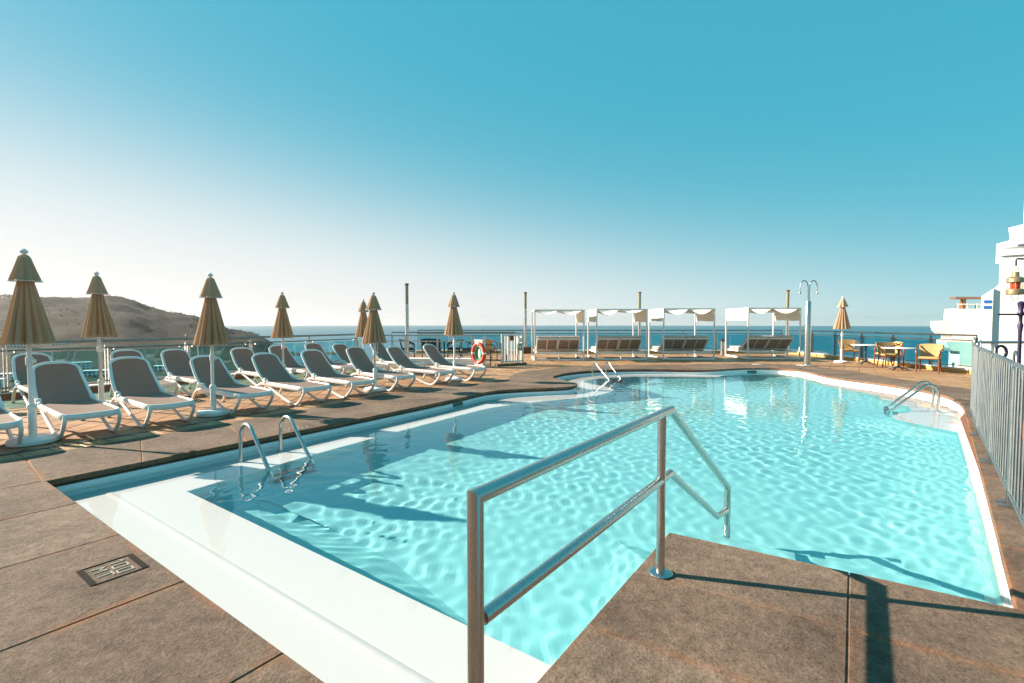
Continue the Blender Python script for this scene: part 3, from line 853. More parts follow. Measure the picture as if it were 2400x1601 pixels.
#@@PART2@@
# ------------------------------------------------------------------ sea, hills and town
from mathutils import noise as mnoise
SEA_Z = -70.0
b = MB(); ring_r = [0, 60, 200, 600, 1500, 4000, 9000, 14600]; seg = 96
vs = [(0, 0, SEA_Z)]; fs = []
for r_ in ring_r[1:]:
    vs += [(r_ * math.cos(2 * math.pi * k / seg), r_ * math.sin(2 * math.pi * k / seg), SEA_Z) for k in range(seg)]
fs += [(0, 1 + k, 1 + (k + 1) % seg) for k in range(seg)]
for i in range(len(ring_r) - 2):
    fs += [(1 + i * seg + k, 1 + (i + 1) * seg + k, 1 + (i + 1) * seg + (k + 1) % seg, 1 + i * seg + (k + 1) % seg) for k in range(seg)]
tag(b.add(vs, fs).build('sea', 'sea', smooth=False), kind='structure')

ridge_t = [-3.2, -1.6, -1.06, -1.043, -.975, -.875, -.833, -.796, -.775, -.749, -.709, -.655, -.618, -.586, -.552, -.523, -.494, -.47, -.44]
ridge_h = [120, 112, 96, 99, 93, 88, 96, 88, 77, 59, 39, 29, 8, -20, -31, -43, -66, -76, -80]
RD = 1700.0
def terrain(tx, Yd):
    hr = float(np.interp(tx, ridge_t, ridge_h))
    near = -62.0 if tx < -.36 else -62 - 18 * min(1, (tx + .36) / .06)
    if Yd < 420: z = near + (420 - Yd) * 0.02
    elif Yd < RD:
        s_ = (Yd - 420) / (RD - 420); s_ = s_ * s_ * (3 - 2 * s_)
        end = hr if hr > -64 else -80
        z = near + (end - near) * (s_ ** 1.15)
    else: z = hr - (Yd - RD) * .22
    p_ = Vector((tx * Yd, Yd, 0))
    am = min(1, max(0, (Yd - 450) / 500))
    k = 1 - min(1, abs(Yd - RD) / 260) * 1.0
    n_ = mnoise.fractal(p_ * .006, 1.0, 2.0, 5) * 16 + abs(mnoise.fractal(p_ * .0022, 1.0, 2.0, 4)) * -12
    return z + n_ * am * (1 - .88 * k) + mnoise.fractal(p_ * .03, 1.0, 2.1, 3) * 1.8 * am
NT, NY = 300, 120
ty = [60 + (2300 - 60) * (j / NY) ** 1.3 for j in range(NY + 1)]
b = MB()
b.grid(lambda u, v: (lambda tx, Yd: (tx * Yd, Yd, terrain(tx, Yd)))(-2.3 + 2.02 * u, ty[int(round(v * NY))]), NT, NY)
b.f = [f_[::-1] for f_ in b.f]
me_h = b.build('hills', 'hill', ang=180); tag(me_h, kind='structure')

def house(name, x, y, z, w_, d_, h_, rz, storeys, label, roof=None):
    o = empty(name, (x, y, z), rz); tag(o, label, 'building', 'white houses in the valley and on the headland')
    MB().box((0, 0, h_ / 2), (w_, d_, h_)).build('wall', 'white_paint', o, smooth=False)
    MB().box((0, 0, h_ + .3), (w_ + .6, d_ + .6, .6)).build('roof', 'white_paint' if roof is None else roof, o, smooth=False)
    nw = max(2, int(w_ / 4))
    for s_ in range(storeys):
        for k in range(nw):
            MB().box((-w_ / 2 + w_ * (k + .5) / nw, -d_ / 2 - .05, h_ * (s_ + .55) / storeys), (w_ / nw * .6, .3, h_ / storeys * .55)).build('window', 'dark_glass', o, smooth=False)
rs = random.Random(5)
hs = [(-1.09, 470, 24, 9, 3, 'long white apartment block lowest at the left edge behind the glass'), (-1.045, 520, 22, 8, 3, 'white apartment block behind the leftmost lounger backs'), (-1.0, 560, 26, 9, 3, 'white terraced block behind the first umbrella pole'), (-.955, 540, 20, 7, 2, 'low white block right of the first umbrella pole'), (-.90, 610, 26, 9, 3, 'white block seen between the first and second umbrellas'), (-.86, 560, 24, 7, 2, 'low white villa below the second umbrella'), (-1.02, 760, 26, 10, 3, 'white block just above the rail beside the first umbrella'), (-.93, 840, 24, 7, 2, 'pale villa row at the foot of the hill'),
      (-.72, 620, 22, 7, 2, 'white villa behind the third lounger gap'), (-.66, 690, 18, 6, 2, 'small white villa behind the glass right of the third umbrella'), (-.80, 660, 20, 6, 2, 'white villa behind the second umbrella pole')]
for tx, Yd, w_, h_, st, lab in hs:
    house('valley_house', tx * Yd, Yd, terrain(tx, Yd) - 1, w_, 12, h_, math.atan(-tx) * .6 + rs.uniform(-.2, .2), st, lab)
for k, (tx, lab) in enumerate(((-.578, 'first small white house on the headland right of the third umbrella'), (-.567, 'second small white house down the headland ridge'), (-.556, 'third small white house down the headland ridge'), (-.545, 'fourth small white house down the headland ridge'), (-.533, 'fifth small white house down the headland ridge'), (-.523, 'lowest small white house near the tip of the headland'))):
    house('headland_house', tx * RD, RD - 20, terrain(tx, RD - 20) + 0.5, 15, 12, rs.uniform(5, 8), rs.uniform(-.2, .2), 2, lab)
# scattered shrubs along the hill crest
sh = MB()
for k in range(420):
    tx = rs.uniform(-1.25, -.53); Yd = RD - rs.uniform(-10, 60) if k < 190 else rs.uniform(1000, 1650)
    r_ = rs.uniform(1.2, 3.4); z = terrain(tx, Yd); c_ = Vector((tx * Yd, Yd, z + r_ * .5))
    ic = [Vector((rs.uniform(-1, 1), rs.uniform(-1, 1), rs.uniform(-.6, 1))).normalized() * r_ * rs.uniform(.7, 1.2) for _ in range(9)]
    o0 = len(sh.v); sh.v += [tuple(c_ + q) for q in ic]
    sh.f += [(o0 + i, o0 + (i + 1) % 9, o0 + (i + 4) % 9) for i in range(9)] + [(o0 + i, o0 + (i + 3) % 9, o0 + (i + 5) % 9) for i in range(9)]
tag(sh.build('hill_scrub', 'leaf', smooth=False), 'low dark scrub scattered over the dry hillside', 'scrub', kind='stuff')

# ------------------------------------------------------------------ balustrades
def balustrade(name, label, pts, top=1.08, spacing=1.6, kerb=True, glass=True, kerb_h=.13, kmat='yellow_tile'):
    root = empty(name, (0, 0, 0)); tag(root, label, 'balustrade')
    P = [Vector(q) for q in pts]
    top3 = fillet([(q.x, q.y, top) for q in P], .25, 4); mid3 = fillet([(q.x, q.y, top - .15) for q in P], .25, 4); bot3 = fillet([(q.x, q.y, kerb_h + .07) for q in P], .25, 4)
    MB().tube(top3, .026, 10).build('top_rail', 'rail_steel', root)
    MB().tube(mid3, .017, 8).build('middle_rail', 'rail_steel', root)
    MB().tube(bot3, .015, 8).build('bottom_rail', 'rail_steel', root)
    for a_, c_ in zip(P, P[1:]):
        L = (c_ - a_).length; n = max(1, round(L / spacing)); d_ = (c_ - a_).normalized(); an = math.atan2(d_.y, d_.x)
        nn = Vector((-d_.y, d_.x))
        for k in range(n + 1):
            q = a_ + d_ * (L * k / n)
            if k < n or c_ is P[-1]:
                MB().box((q.x, q.y, (top - .06 + kerb_h) / 2), (.012, .07, top - .06 - kerb_h), rz=an).box((q.x + d_.x * .05, q.y + d_.y * .05, (top - .16 + kerb_h) / 2), (.012, .07, top - .16 - kerb_h), rz=an).beam((q.x, q.y, top - .09), (q.x, q.y, top - .02), .02).build('post', 'rail_steel', root, smooth=False)
            if k < n and glass:
                g0, g1 = q + d_ * .10, a_ + d_ * (L * (k + 1) / n) - d_ * .05
                m_ = (g0 + g1) / 2
                MB().box((m_.x, m_.y, (top - .20 + kerb_h + .09) / 2), ((g1 - g0).length, .012, top - .20 - kerb_h - .09), rz=an).build('glass_panel', 'glass', root, smooth=False)
                for gq in (g0 + d_ * .06, g1 - d_ * .06):
                    MB().lathe([(.018, -.02), (.022, 0), (.018, .02)], 10, (gq.x, gq.y, top - .195), axis=(nn.x, nn.y, 0)).build('glass_clamp', 'rail_steel', root)
        if kerb:
            m_ = (a_ + c_) / 2
            MB().box((m_.x, m_.y, kerb_h / 2 - .02), (L + .12, .24, kerb_h), rz=an).build('kerb', kmat, root, smooth=False)
            MB().box((m_.x, m_.y, kerb_h - .012), (L + .13, .26, .022), rz=an).build('kerb_cap', 'white_paint', root, smooth=False)
    return root
balustrade('glass_balustrade', 'long steel and glass balustrade behind the back row of loungers', RAIL_L[:4], 1.07, 1.75, kmat='brown_tile')
balustrade('glass_balustrade', 'far steel and glass balustrade behind the white canopy daybeds', [(-4.6, FAR_Y), (13.15, FAR_Y - .05)], 1.10, 1.62)
balustrade('glass_balustrade', 'steel and glass balustrade behind the wicker chairs on the right', [(13.25, 23.2), (13.42, 21.6), (13.32, 18.4), (13.22, 13.75)], 1.10, 1.6)
balustrade('glass_balustrade', 'steel balustrade crossing behind the dark chairs beyond the loungers', [(-5.2, 20.9), (-2.5, 20.9), (0.15, 20.9)], 1.05, 1.8, kerb=False, glass=False, kerb_h=.0)
# rail and white kerb of the sunken stair
st = empty('stair_railing'); tag(st, 'three bar steel railing with white kerb round the stair beyond the loungers', 'railing')
for z in (1.02, .82, .38): MB().tube(fillet([(-4.5, 16.95, z), (-1.35, 16.75, z)] + ([(-1.28, 16.74, z - .3)] if z > 1 else []), .06, 4), .024 if z > 1 else .018, 8).build('rail', 'steel', st)
for x in (-3.72, -2.6, -1.40): MB().box((x, 16.86, .5), (.06, .05, 1.0)).build('post', 'steel', st, smooth=False)
MB().box((-2.9, 17.1, .10), (3.4, .5, .22), rz=-.06).build('kerb', 'white_paint', st, smooth=False)
# life ring on its white board
lr = empty('ring_board', (-1.05, 16.05, 0), R(-38)); tag(lr, 'white cabinet board behind the orange life ring', 'board')
MB().box((-.12, .12, .43), (.36, .16, .86), bev=.015).build('panel', 'white_paint', lr)
MB().box((-.12, .12, .875), (.40, .2, .03), bev=.008).build('cap', 'white_paint', lr)
rg = empty('life_ring', (-1.10, 15.93, .46), R(-38)); tag(rg, 'orange life ring with white bands hanging by the stair', 'life ring')
rp = [(.245 * math.cos(k * math.pi / 16), 0, .31 * math.sin(k * math.pi / 16)) for k in range(32)]
MB().tube(rp, .062, 12, closed=True, up=(0, 1, 0)).build('ring', 'orange', rg)
for k in (0, 8, 16, 24):
    seg_ = [tuple(Vector(rp[(k + d) % 32])) for d in (-1, 0, 1)]; seg_ = [Vector(seg_[0]).lerp(Vector(seg_[1]), .55), Vector(seg_[1]), Vector(seg_[1]).lerp(Vector(seg_[2]), .45)]
    MB().tube(seg_, .066, 12, up=(0, 1, 0)).build('band', 'white_paint', rg)
rope = MB()
for k in range(7):
    r1 = .06 + .013 * k; rope.tube([(r1 * math.cos(a_ * math.pi / 10), .02 - .008 * k, (.17 + .012 * k) * math.sin(a_ * math.pi / 10) - .01) for a_ in range(20)], .012, 6, closed=True, up=(0, 1, 0))
rope.build('rope_coil', 'green_rope', rg)
# black stair handrails
for (dx, dy, lab) in ((0, 0, 'black tubular stair handrail left of the white picket gate'), (.78, .55, 'black looped handrail end right behind the picket gate')):
    o = empty('stair_handrail', (dx, dy, 0)); tag(o, lab, 'handrail')
    pth = fillet([(-1.95, 17.0, .18), (-.86, 16.6, .72), (-.62, 16.5, .72), (-.60, 16.5, .52), (-.98, 16.65, .30)], .12, 6) if dx == 0 else fillet([(-.88, 16.35, .85), (-1.2, 16.4, .85), (-1.2, 16.4, .5), (-.88, 16.35, .5)], .14, 6)
    MB().tube(pth, .022, 8).build('tube', 'black_iron', o)
    MB().tube([(-.74, 16.55, .56), (-.74, 16.55, -.02)] if dx == 0 else [(-.98, 16.36, .5), (-.98, 16.36, -.02)], .02, 8).build('post', 'black_iron', o)
# picket gate
gt = empty('picket_gate', (-.34, 16.45, 0), math.atan2(.55, .78)); tag(gt, 'white picket gate with brown base plank beside the life ring', 'gate')
MB().box((.38, 0, .02), (1.25, .16, .09), bev=.01).build('base_plank', 'brown_wood', gt)
for x in (0, .86): MB().box((x, 0, .55), (.06, .06, 1.06), bev=.006).build('post', 'steel', gt)
for z in (1.04, .13): MB().box((.43, 0, z), (.84, .035, .05)).build('rail', 'white_paint', gt, smooth=False)
for k in range(12): MB().box((.07 + k * .066, -.02 + .03 * (k % 2), .58), (.022 + .02 * (k % 3 == 0), .02, .88)).build('picket', 'white_paint', gt, smooth=False)
MB().box((.36, -.05, .93), (.17, .05, .16)).build('box', 'brown_wood', gt, smooth=False)
nb = MB().box((.72, -.05, .62), (.15, .02, .25)).build('notice', 'grey_roof', gt, smooth=False)
MB().box((.72, -.064, .62), (.10, .006, .03)).box((.72, -.065, .62), (.03, .0062, .12)).build('symbol', 'white_paint', nb, smooth=False)
MB().box((.72, -.05, .86), (.15, .02, .14)).build('notice', 'white_paint', gt, smooth=False)

# ------------------------------------------------------------------ tall cylinder lamps
def lamp(x, y, H, lab, plinth=False):
    o = empty('pillar_lamp', (x, y, 0)); tag(o, lab, 'lamp', 'tall pillar lamps along the balustrade')
    MB().lathe([(.085, 0), (.085, .03), (.07, .04), (.07, H - .78)], 20).build('column', 'steel', o)
    MB().lathe([(.064, H - .78), (.064, H - .06)], 20).build('lens', 'lamp_glass', o)
    for k in range(9): MB().lathe([(.067, H - .75 + k * .08), (.071, H - .745 + k * .08), (.067, H - .74 + k * .08)], 20).build('louvre', 'steel', o)
    MB().lathe([(.06, H - .06), (.078, H - .055), (.078, H), (.06, H + .01)], 20).build('cap', 'brown_wood', o)
    if plinth: MB().box((.12, .0, .14), (.42, .3, .34), bev=.01).build('plinth', 'grout', o)
lamp(-3.95, 18.2, 2.93, 'tall pillar lamp standing alone beyond the loungers')
lamp(0.64, 23.25, 2.93, 'tall pillar lamp on a dark plinth between the gate and the first daybed', True)
lamp(6.12, 23.25, 2.94, 'tall pillar lamp rising behind the second daybed canopy')
lamp(12.4, 21.8, 2.93, 'tall pillar lamp rising behind the fourth daybed canopy')

# ------------------------------------------------------------------ sun loungers
def make_lounger(TX=-1.38, TZ=.885):
    o = empty('sun_lounger')
    HX, HZ, W2 = -.87, .36, .285
    for s_ in (-1, 1):
        pth = catmull([(-1.32, s_ * .272, .015), (-1.24, s_ * .272, .16), (-1.12, s_ * .270, .285), (-.98, s_ * .268, .325), (-.82, s_ * .268, .30), (-.55, s_ * .268, .19), (-.22, s_ * .270, .065), (-.06, s_ * .272, .022), (.02, s_ * .274, .018), (.10, s_ * .276, .055), (.20, s_ * .276, .15), (.265, s_ * .272, .25), (.25, s_ * .262, .32)], 3)
        MB().sweep(pth, .045, .042, side=(0, 1, 0)).build('leg_frame', 'plastic', o)
        for x in (-1.32, -.0): MB().box((x, s_ * .272, .006), (.06, .05, .012), bev=.004).build('rubber_foot', 'rubber', o)
        MB().lathe([(.0, -.03), (.045, -.028), (.055, 0), (.045, .028), (.0, .03)], 14, (HX - .01, s_ * W2, HZ + .03), axis=(0, 1, 0)).box((HX + .05, s_ * W2, HZ + .02), (.10, .045, .05), bev=.015).build('hinge', 'plastic', o)
    # seat frame
    fp = [(HX, -W2, HZ - .015), (HX + .3, -W2, HZ - .03), (0, -W2, HZ - .045), (.17, -W2, HZ - .05), (.25, -W2 + .035, HZ - .055), (.285, -W2 + .11, HZ - .06), (.30, -.1, HZ - .06), (.303, 0, HZ - .06)]
    fp = fp + [(x, -y, z) for x, y, z in fp[-2::-1]]
    MB().sweep(catmull(fp, 2), .04, .078).build('seat_frame', 'plastic', o)
    MB().beam((HX - .02, -W2, HZ - .02), (HX - .02, W2, HZ - .02), .05, .05, .012).build('crossbar', 'plastic', o)
    MB().beam((-.1, -W2, HZ - .07), (-.1, W2, HZ - .07), .035, .03, .008).build('crossbar', 'plastic', o)
    def seat(u, v):
        x = HX + .01 + (.285 - HX - .03) * u; hw = W2 - .028
        if x > .17: hw -= (x - .17) ** 2 * 9.0
        y = (2 * v - 1) * hw
        return (x, y, HZ + .014 - .05 * u + .004 - .012 * (1 - (2 * v - 1) ** 2))
    MB().cloth(seat, 14, 8, .008, (0, 0, 1)).build('seat_sling', 'sling', o)
    # reclining back
    d_ = Vector((TX - HX, 0, TZ - HZ)); L = d_.length; d_.normalize(); nrm = Vector((d_.z, 0, -d_.x))
    def bp(t_, y, off=0): v = Vector((HX, 0, HZ)) + d_ * t_ + nrm * off; return (v.x, y, v.z)
    def curve(t_): return .035 * math.sin(math.pi * min(1, t_ / L)) * -1
    hw0, hw1 = .280, .240
    side_ = [(0.0, hw0), (.15, hw0 + .004), (.35, hw0 - .008), (.52, hw0 - .026), (.62, hw1 + .006), (.68, hw1 - .03), (.715, hw1 - .10), (.728, .08), (.73, 0)]
    bpth = [bp(t_, -y, curve(t_)) for t_, y in side_] + [bp(t_, y, curve(t_)) for t_, y in side_[-2::-1]]
    MB().sweep(catmull(bpth, 2), .045, .036, side=tuple(nrm)).build('back_frame', 'plastic', o)
    def back(u, v):
        t_ = .0 + .718 * u
        hw = float(np.interp(t_, [q[0] for q in side_], [q[1] for q in side_])) - .018
        return bp(t_, (2 * v - 1) * max(hw, .06), curve(t_) + .012 - .012 * (1 - (2 * v - 1) ** 2))
    MB().cloth(back, 16, 8, .008, tuple(nrm)).build('back_sling', 'sling', o)
    return o
ORD = ['nearest', 'second', 'third', 'fourth', 'fifth', 'sixth', 'seventh', 'farthest']
front = [(-5.52, 6.23, 35), (-5.0, 6.92, 34), (-4.37, 7.95, 33), (-3.69, 8.72, 33), (-3.13, 9.57, 31), (-2.51, 10.52, 30), (-1.78, 11.53, 29), (-1.04, 12.33, 28)]
backr = [(-9.0, 9.03, 34), (-7.88, 9.85, 34), (-7.33, 10.5, 33), (-6.46, 11.5, 32), (-6.03, 12.4, 32), (-5.55, 13.4, 31), (-4.91, 13.8, 30), (-4.05, 14.4, 29)]
flab = ['front row lounger nearest the camera, behind the leftmost umbrella base', 'second lounger from the left in the front row', 'third front row lounger, the one behind the third umbrella pole', 'fourth lounger from the left in the front row, right of the third umbrella', 'fifth lounger from the left in the front row, before the double umbrellas', 'sixth front row lounger, with an umbrella pole crossing its back', 'seventh lounger from the left in the front row, right of the double umbrellas', 'last front row lounger, beside the orange life ring']
blab = ['leftmost lounger of the back row by the glass, behind the first umbrella pole', 'back row lounger right of the second umbrella pole, mostly hidden', 'third lounger of the back row, before the glass left of the third umbrella', 'fourth lounger of the back row, just right of the third umbrella', 'fifth back row lounger, standing behind the fourth umbrella pole', 'sixth back row lounger, mostly hidden behind the fifth front row lounger', 'seventh back row lounger, left of the double umbrellas', 'last back row lounger, half hidden behind the double umbrellas']
protos = [make_lounger(), make_lounger(-1.35, .905), make_lounger(-1.405, .868)]; order = [0, 1, 0, 2, 0, 1, 2, 0]
spots = [(x, y, a_, l_, 'front row of sun loungers along the pool') for (x, y, a_), l_ in zip(front, flab)]
spots += [(x + 1.36 * math.cos(R(a_)), y - 1.36 * math.sin(R(a_)), a_, l_, 'back row of sun loungers along the glass') for (x, y, a_), l_ in zip(backr, blab)]
spots += [(-6.02, 5.45, 36, 'lounger cut off by the left edge in the front row', 'front row of sun loungers along the pool'), (-8.35, 7.25, 34, 'lounger cut off by the left edge in the back row', 'back row of sun loungers along the glass')]
for i, (x, y, a_, l_, g_) in enumerate(spots):
    k = i if i < 3 else order[i % 8]
    o = protos[i] if i < 3 else copy_tree(protos[k])
    o.location = (x, y, -.009); o.rotation_euler.z = -R(a_ + random.uniform(-1, 1)); tag(o, 'taupe sling ' + l_, 'sun lounger', g_)

# ------------------------------------------------------------------ folded umbrellas
def umbrella(x, y, zb, zt, rad, lab, seed, lean=(0, 0), back=None):
    rs = random.Random(seed); rad *= .87
    o = empty('folded_umbrella', (x, y, -.009)); tag(o, lab, 'umbrella', 'folded tan umbrellas round the pool')
    MB().lathe([(.20, 0), (.235, .008), (.24, .02), (.238, .055), (.22, .072), (.07, .085), (.06, .09)], 36).build('base', 'plastic', o)
    MB().lathe([(.040, .08), (.040, .42), (.047, .425), (.047, .46), (.034, .48)], 18).build('sleeve', 'plastic', o)
    MB().lathe([(.024, .4), (.024, zt - .05)], 16).build('pole', 'plastic' if seed % 2 else 'steel', o)
    MB().lathe([(.034, zb - .26), (.036, zb - .25), (.036, zb - .17), (.034, zb - .16)], 16).box((.05, 0, zb - .21), (.05, .03, .05), bev=.006).build('collar', 'plastic', o)
    MB().tube([(.06, 0, .44), (.03, 0, .44)], .012, 8).build('clamp_knob', 'plastic', o)
    nf = 13; ph = [rs.uniform(-.12, .12) for _ in range(nf)]; am = [rs.uniform(.75, 1.25) for _ in range(nf)]; sw = [rs.uniform(-.5, .5) for _ in range(nf)]
    def fold(an, t_):
        k = an / (2 * math.pi) * nf; i = int(k) % nf; f_ = k - int(k)
        a1, a2 = am[i], am[(i + 1) % nf]; amp = (a1 + (a2 - a1) * f_)
        v = abs(math.sin(math.pi * (f_ + ph[i] * math.sin(math.pi * f_) + sw[i] * .10 * t_)))
        return 1 + (v ** .6 - .68) * .74 * amp * (.5 + .5 * t_)
    zv = zt - .345
    prof = [(.035, zt - .10)] + [(.05 + (rad * .98 - .05) * ((k / 14) ** .92), zv + .05 - (zv + .05 - zb) * k / 14) for k in range(15)]
    prof = prof[::-1]
    cn = MB().lathe(prof, 96, mod=lambda an, t_: fold(an, 1 - t_))
    cn.f = cn.f[:-2]
    c_ = cn.build('canopy', 'canvas', o, ang=80)
    lin = MB().lathe([(rad * .72, zb + .012), (rad * .55, zb + .05), (.03, zb + .07)][::-1], 32); lin.build('canopy_underside', 'canvas', o)
    def fold2(an, t_):
        v = abs(math.sin(4 * an + .3)); return 1 + (v - .6) * .42 * (1 - t_) ** .8
    vl = MB().lathe([(rad * .66, zv - .02), (rad * .61, zv + .02), (rad * .475, zv + .12), (.055, zt - .075), (.03, zt - .05)], 64, mod=fold2); vl.f = vl.f[:-2]
    v_ = vl.build('valance', 'canvas', o, ang=80)
    pts = []
    for k in range(64):
        an = 2 * math.pi * k / 64; rr = rad * .665 * fold2(an, 0); pts.append((rr * math.cos(an), rr * math.sin(an), zv - .022))
    MB().tube(pts, .0055, 5, closed=True).build('trim', 'plastic', v_)
    MB().lathe([(.018, zt - .06), (.018, zt - .04), (.034, zt - .03), (.040, zt - .012), (.034, zt + .004), (.012, zt + .014), (.016, zt + .02)], 14).build('finial', 'plastic', o)
    sx = -rad * .55 if seed % 2 else rad * .5
    MB().tube([(sx, -rad * .7, zb + .04), (sx * 1.02, -rad * .74, zb - .05), (sx * .98, -rad * .72, zb - .16)], .008, 6, flat=.4).build('tie_strap', 'plastic', o)
    for k in range(8):
        an = 2 * math.pi * (k + .5) / 8; MB().lathe([(.007, -.016), (.009, -.004), (.006, .01)], 6, (rad * .92 * math.cos(an), rad * .92 * math.sin(an), zb)).build('rib_tip', 'plastic', c_)
    o.rotation_euler = (lean[0], lean[1], 0)
umbrella(-5.83, 5.84, 1.21, 2.33, .235, 'leftmost and largest folded tan umbrella on a white base by the near lounger', 1, (0, -.012))
umbrella(-7.18, 8.42, 1.22, 2.33, .24, 'folded tan umbrella second from the left, standing by the back row', 2, (0, -.01))
umbrella(-4.76, 7.66, 1.12, 2.23, .245, 'folded tan umbrella third from the left, on a round base in the front row', 3, (.0, 0))
umbrella(-5.50, 11.60, 1.11, 2.19, .25, 'folded tan umbrella fourth from the left, among the back row loungers', 4)
umbrella(-4.45, 14.50, 1.05, 2.16, .24, 'small farther one of the two overlapping folded tan umbrellas', 5)
umbrella(-2.95, 10.40, 1.03, 2.11, .25, 'nearer one of the two overlapping folded tan umbrellas', 6, (0, -.012))
umbrella(-1.46, 12.30, 1.16, 2.24, .24, 'folded tan umbrella beside the last front row lounger', 7, (0, -.01))
umbrella(12.15, 17.80, 1.24, 2.42, .27, 'lone folded tan umbrella beside the wicker chairs and steel shower', 9, (0, .0))

# ------------------------------------------------------------------ canopy daybeds
def daybed(x0, y0, wd, dp, H, rz, lab, seed, left_flap=.45, right_flap=.45):
    rs = random.Random(seed)
    o = empty('canopy_daybed', (x0, y0, -.009), rz); tag(o, lab, 'daybed', 'white canopy daybeds before the far balustrade')
    p_ = .05
    for x in (p_ / 2, wd - p_ / 2):
        for y in (p_ / 2, dp - p_ / 2):
            MB().box((x, y, H / 2), (p_, p_, H), bev=.006).build('post', 'white_paint', o)
    for y in (p_ / 2, dp - p_ / 2): MB().box((wd / 2, y, H - .03), (wd - 2 * p_ - .002, .055, .055)).build('top_rail', 'white_paint', o, smooth=False)
    for x in (p_ / 2, wd - p_ / 2):
        MB().box((x, dp / 2, H - .03), (.055, dp - 2 * p_ - .002, .055)).build('top_rail', 'white_paint', o, smooth=False)
        MB().box((x, dp / 2, .04), (.055, dp - 2 * p_ - .002, .06)).build('base_rail', 'white_paint', o, smooth=False)
    MB().box((wd / 2, p_ / 2, .04), (wd - 2 * p_ - .002, .05, .06)).build('base_rail', 'white_paint', o, smooth=False)
    # bed frame
    for y in (.10, dp - .12): MB().box((wd / 2, y, .30), (wd - .16, .05, .07)).build('bed_rail', 'white_paint', o, smooth=False)
    for x in (.11, wd - .11): MB().box((x, dp / 2, .30), (.05, dp - .30, .065)).build('bed_rail', 'white_paint', o, smooth=False)
    MB().box((wd / 2, .12, .15), (.035, .035, .24)).build('bed_leg', 'white_paint', o, smooth=False)
    for k in range(7): MB().box((wd / 2, .95 + k * .145, .325), (wd - .24, .09, .02)).build('slat', 'slat', o, smooth=False)
    hw = (wd - .26) / 2
    for s_ in (0, 1):
        xa = .12 + s_ * (hw + .02); xm = xa + hw / 2
        h0 = Vector((xm, .82, .36)); h1 = Vector((xm, .30, .84)); d_ = (h1 - h0); L = d_.length; d_.normalize(); nn = Vector((0, d_.z, -d_.y))
        bk = empty('backrest'); bk.parent = o; bk.location = h0
        rx = math.atan2(d_.z, d_.y)      # local y runs up the back
        bk.rotation_euler = (rx, 0, 0)
        MB().box((-hw / 2 + .02, L / 2, 0), (.04, L, .045)).box((hw / 2 - .02, L / 2, 0), (.04, L, .045)).box((0, L / 2, .002), (.03, L - .05, .03)).box((0, .025, 0), (hw - .09, .05, .045)).box((0, L - .025, 0), (hw - .09, .05, .045)).build('back_frame', 'white_paint', bk, smooth=False)
        for k in range(5): MB().box((0, .12 + k * (L - .24) / 4, .005), (hw - .09, .055, .02)).build('slat', 'slat', bk, smooth=False)
        MB().box((0, L / 2 + .02, -.085), (hw - .01, L + .06, .12), bev=.03).build('back_cushion', 'cushion', bk)
        MB().box((xm, (.86 + dp - .15) / 2, .40), (hw - .01, dp - 1.02, .13), bev=.03).build('seat_cushion', 'cushion', o)
        MB().box((xm, .98, .53), (hw * .55, .18, .14), bev=.05, rx=.5).build('pillow', 'cushion', o)
        MB().beam((xm + hw * .36, .62, .50), (xm + hw * .36, 1.2, .34), .02, .02).build('support_arm', 'steel', o, smooth=False)
    # draped roof cloth and side flaps
    top = H - .02
    s1, s2 = rs.uniform(.16, .24), rs.uniform(.14, .24); mid = rs.uniform(.45, .52)
    def roof(u, v):
        x = .04 + (wd - .08) * u
        if u < mid: g_ = math.sin(math.pi * u / mid); sg = s1
        else: g_ = math.sin(math.pi * (u - mid) / (1 - mid)); sg = s2
        z = top - sg * (abs(g_) ** 1.15) * (1 - .55 * v) - .012 * math.sin(6 * v + 5 * u)
        return (x, .05 + (dp - .10) * v, z + .006)
    MB().cloth(roof, 36, 10, .004, (0, 0, 1)).build('roof_cloth', 'white_cloth', o, ang=80)
    for xx, fl, nm in ((.005, left_flap, 1), (wd - .009, right_flap, -1)):
        if fl:
            def flap(u, v, xx=xx, fl=fl): return (xx + .012 * math.sin(9 * u + seed) * v, .09 + (dp - .18) * u, top - .04 - fl * v * (1 + .03 * math.sin(7 * u)))
            MB().cloth(flap, 20, 8, .004, (1, 0, 0)).build('side_flap', 'white_cloth', o, ang=80)
daybed(0.86, 18.75, 1.96, 2.05, 1.99, 0.015, 'leftmost white canopy daybed, next to the picket gate', 21, 0, .45)
daybed(3.30, 18.97, 2.02, 2.05, 2.02, 0.01, 'second white canopy daybed from the left, behind the far pool ladder', 22)
daybed(6.00, 19.19, 2.06, 2.05, 2.05, 0.0, 'third white canopy daybed from the left', 23)
daybed(9.47, 19.42, 2.14, 2.05, 2.08, 0.0, 'rightmost white canopy daybed, beside the steel shower', 24)
# bin
o = empty('ash_bin', (9.55, 21.9, 0)); tag(o, 'small steel bin with black top between the third and fourth daybeds', 'bin')
MB().lathe([(.10, 0), (.10, .62), (.085, .63)], 20).build('body', 'steel', o); MB().lathe([(.09, .62), (.11, .64), (.11, .70), (.05, .74)], 20).build('lid', 'black_iron', o)

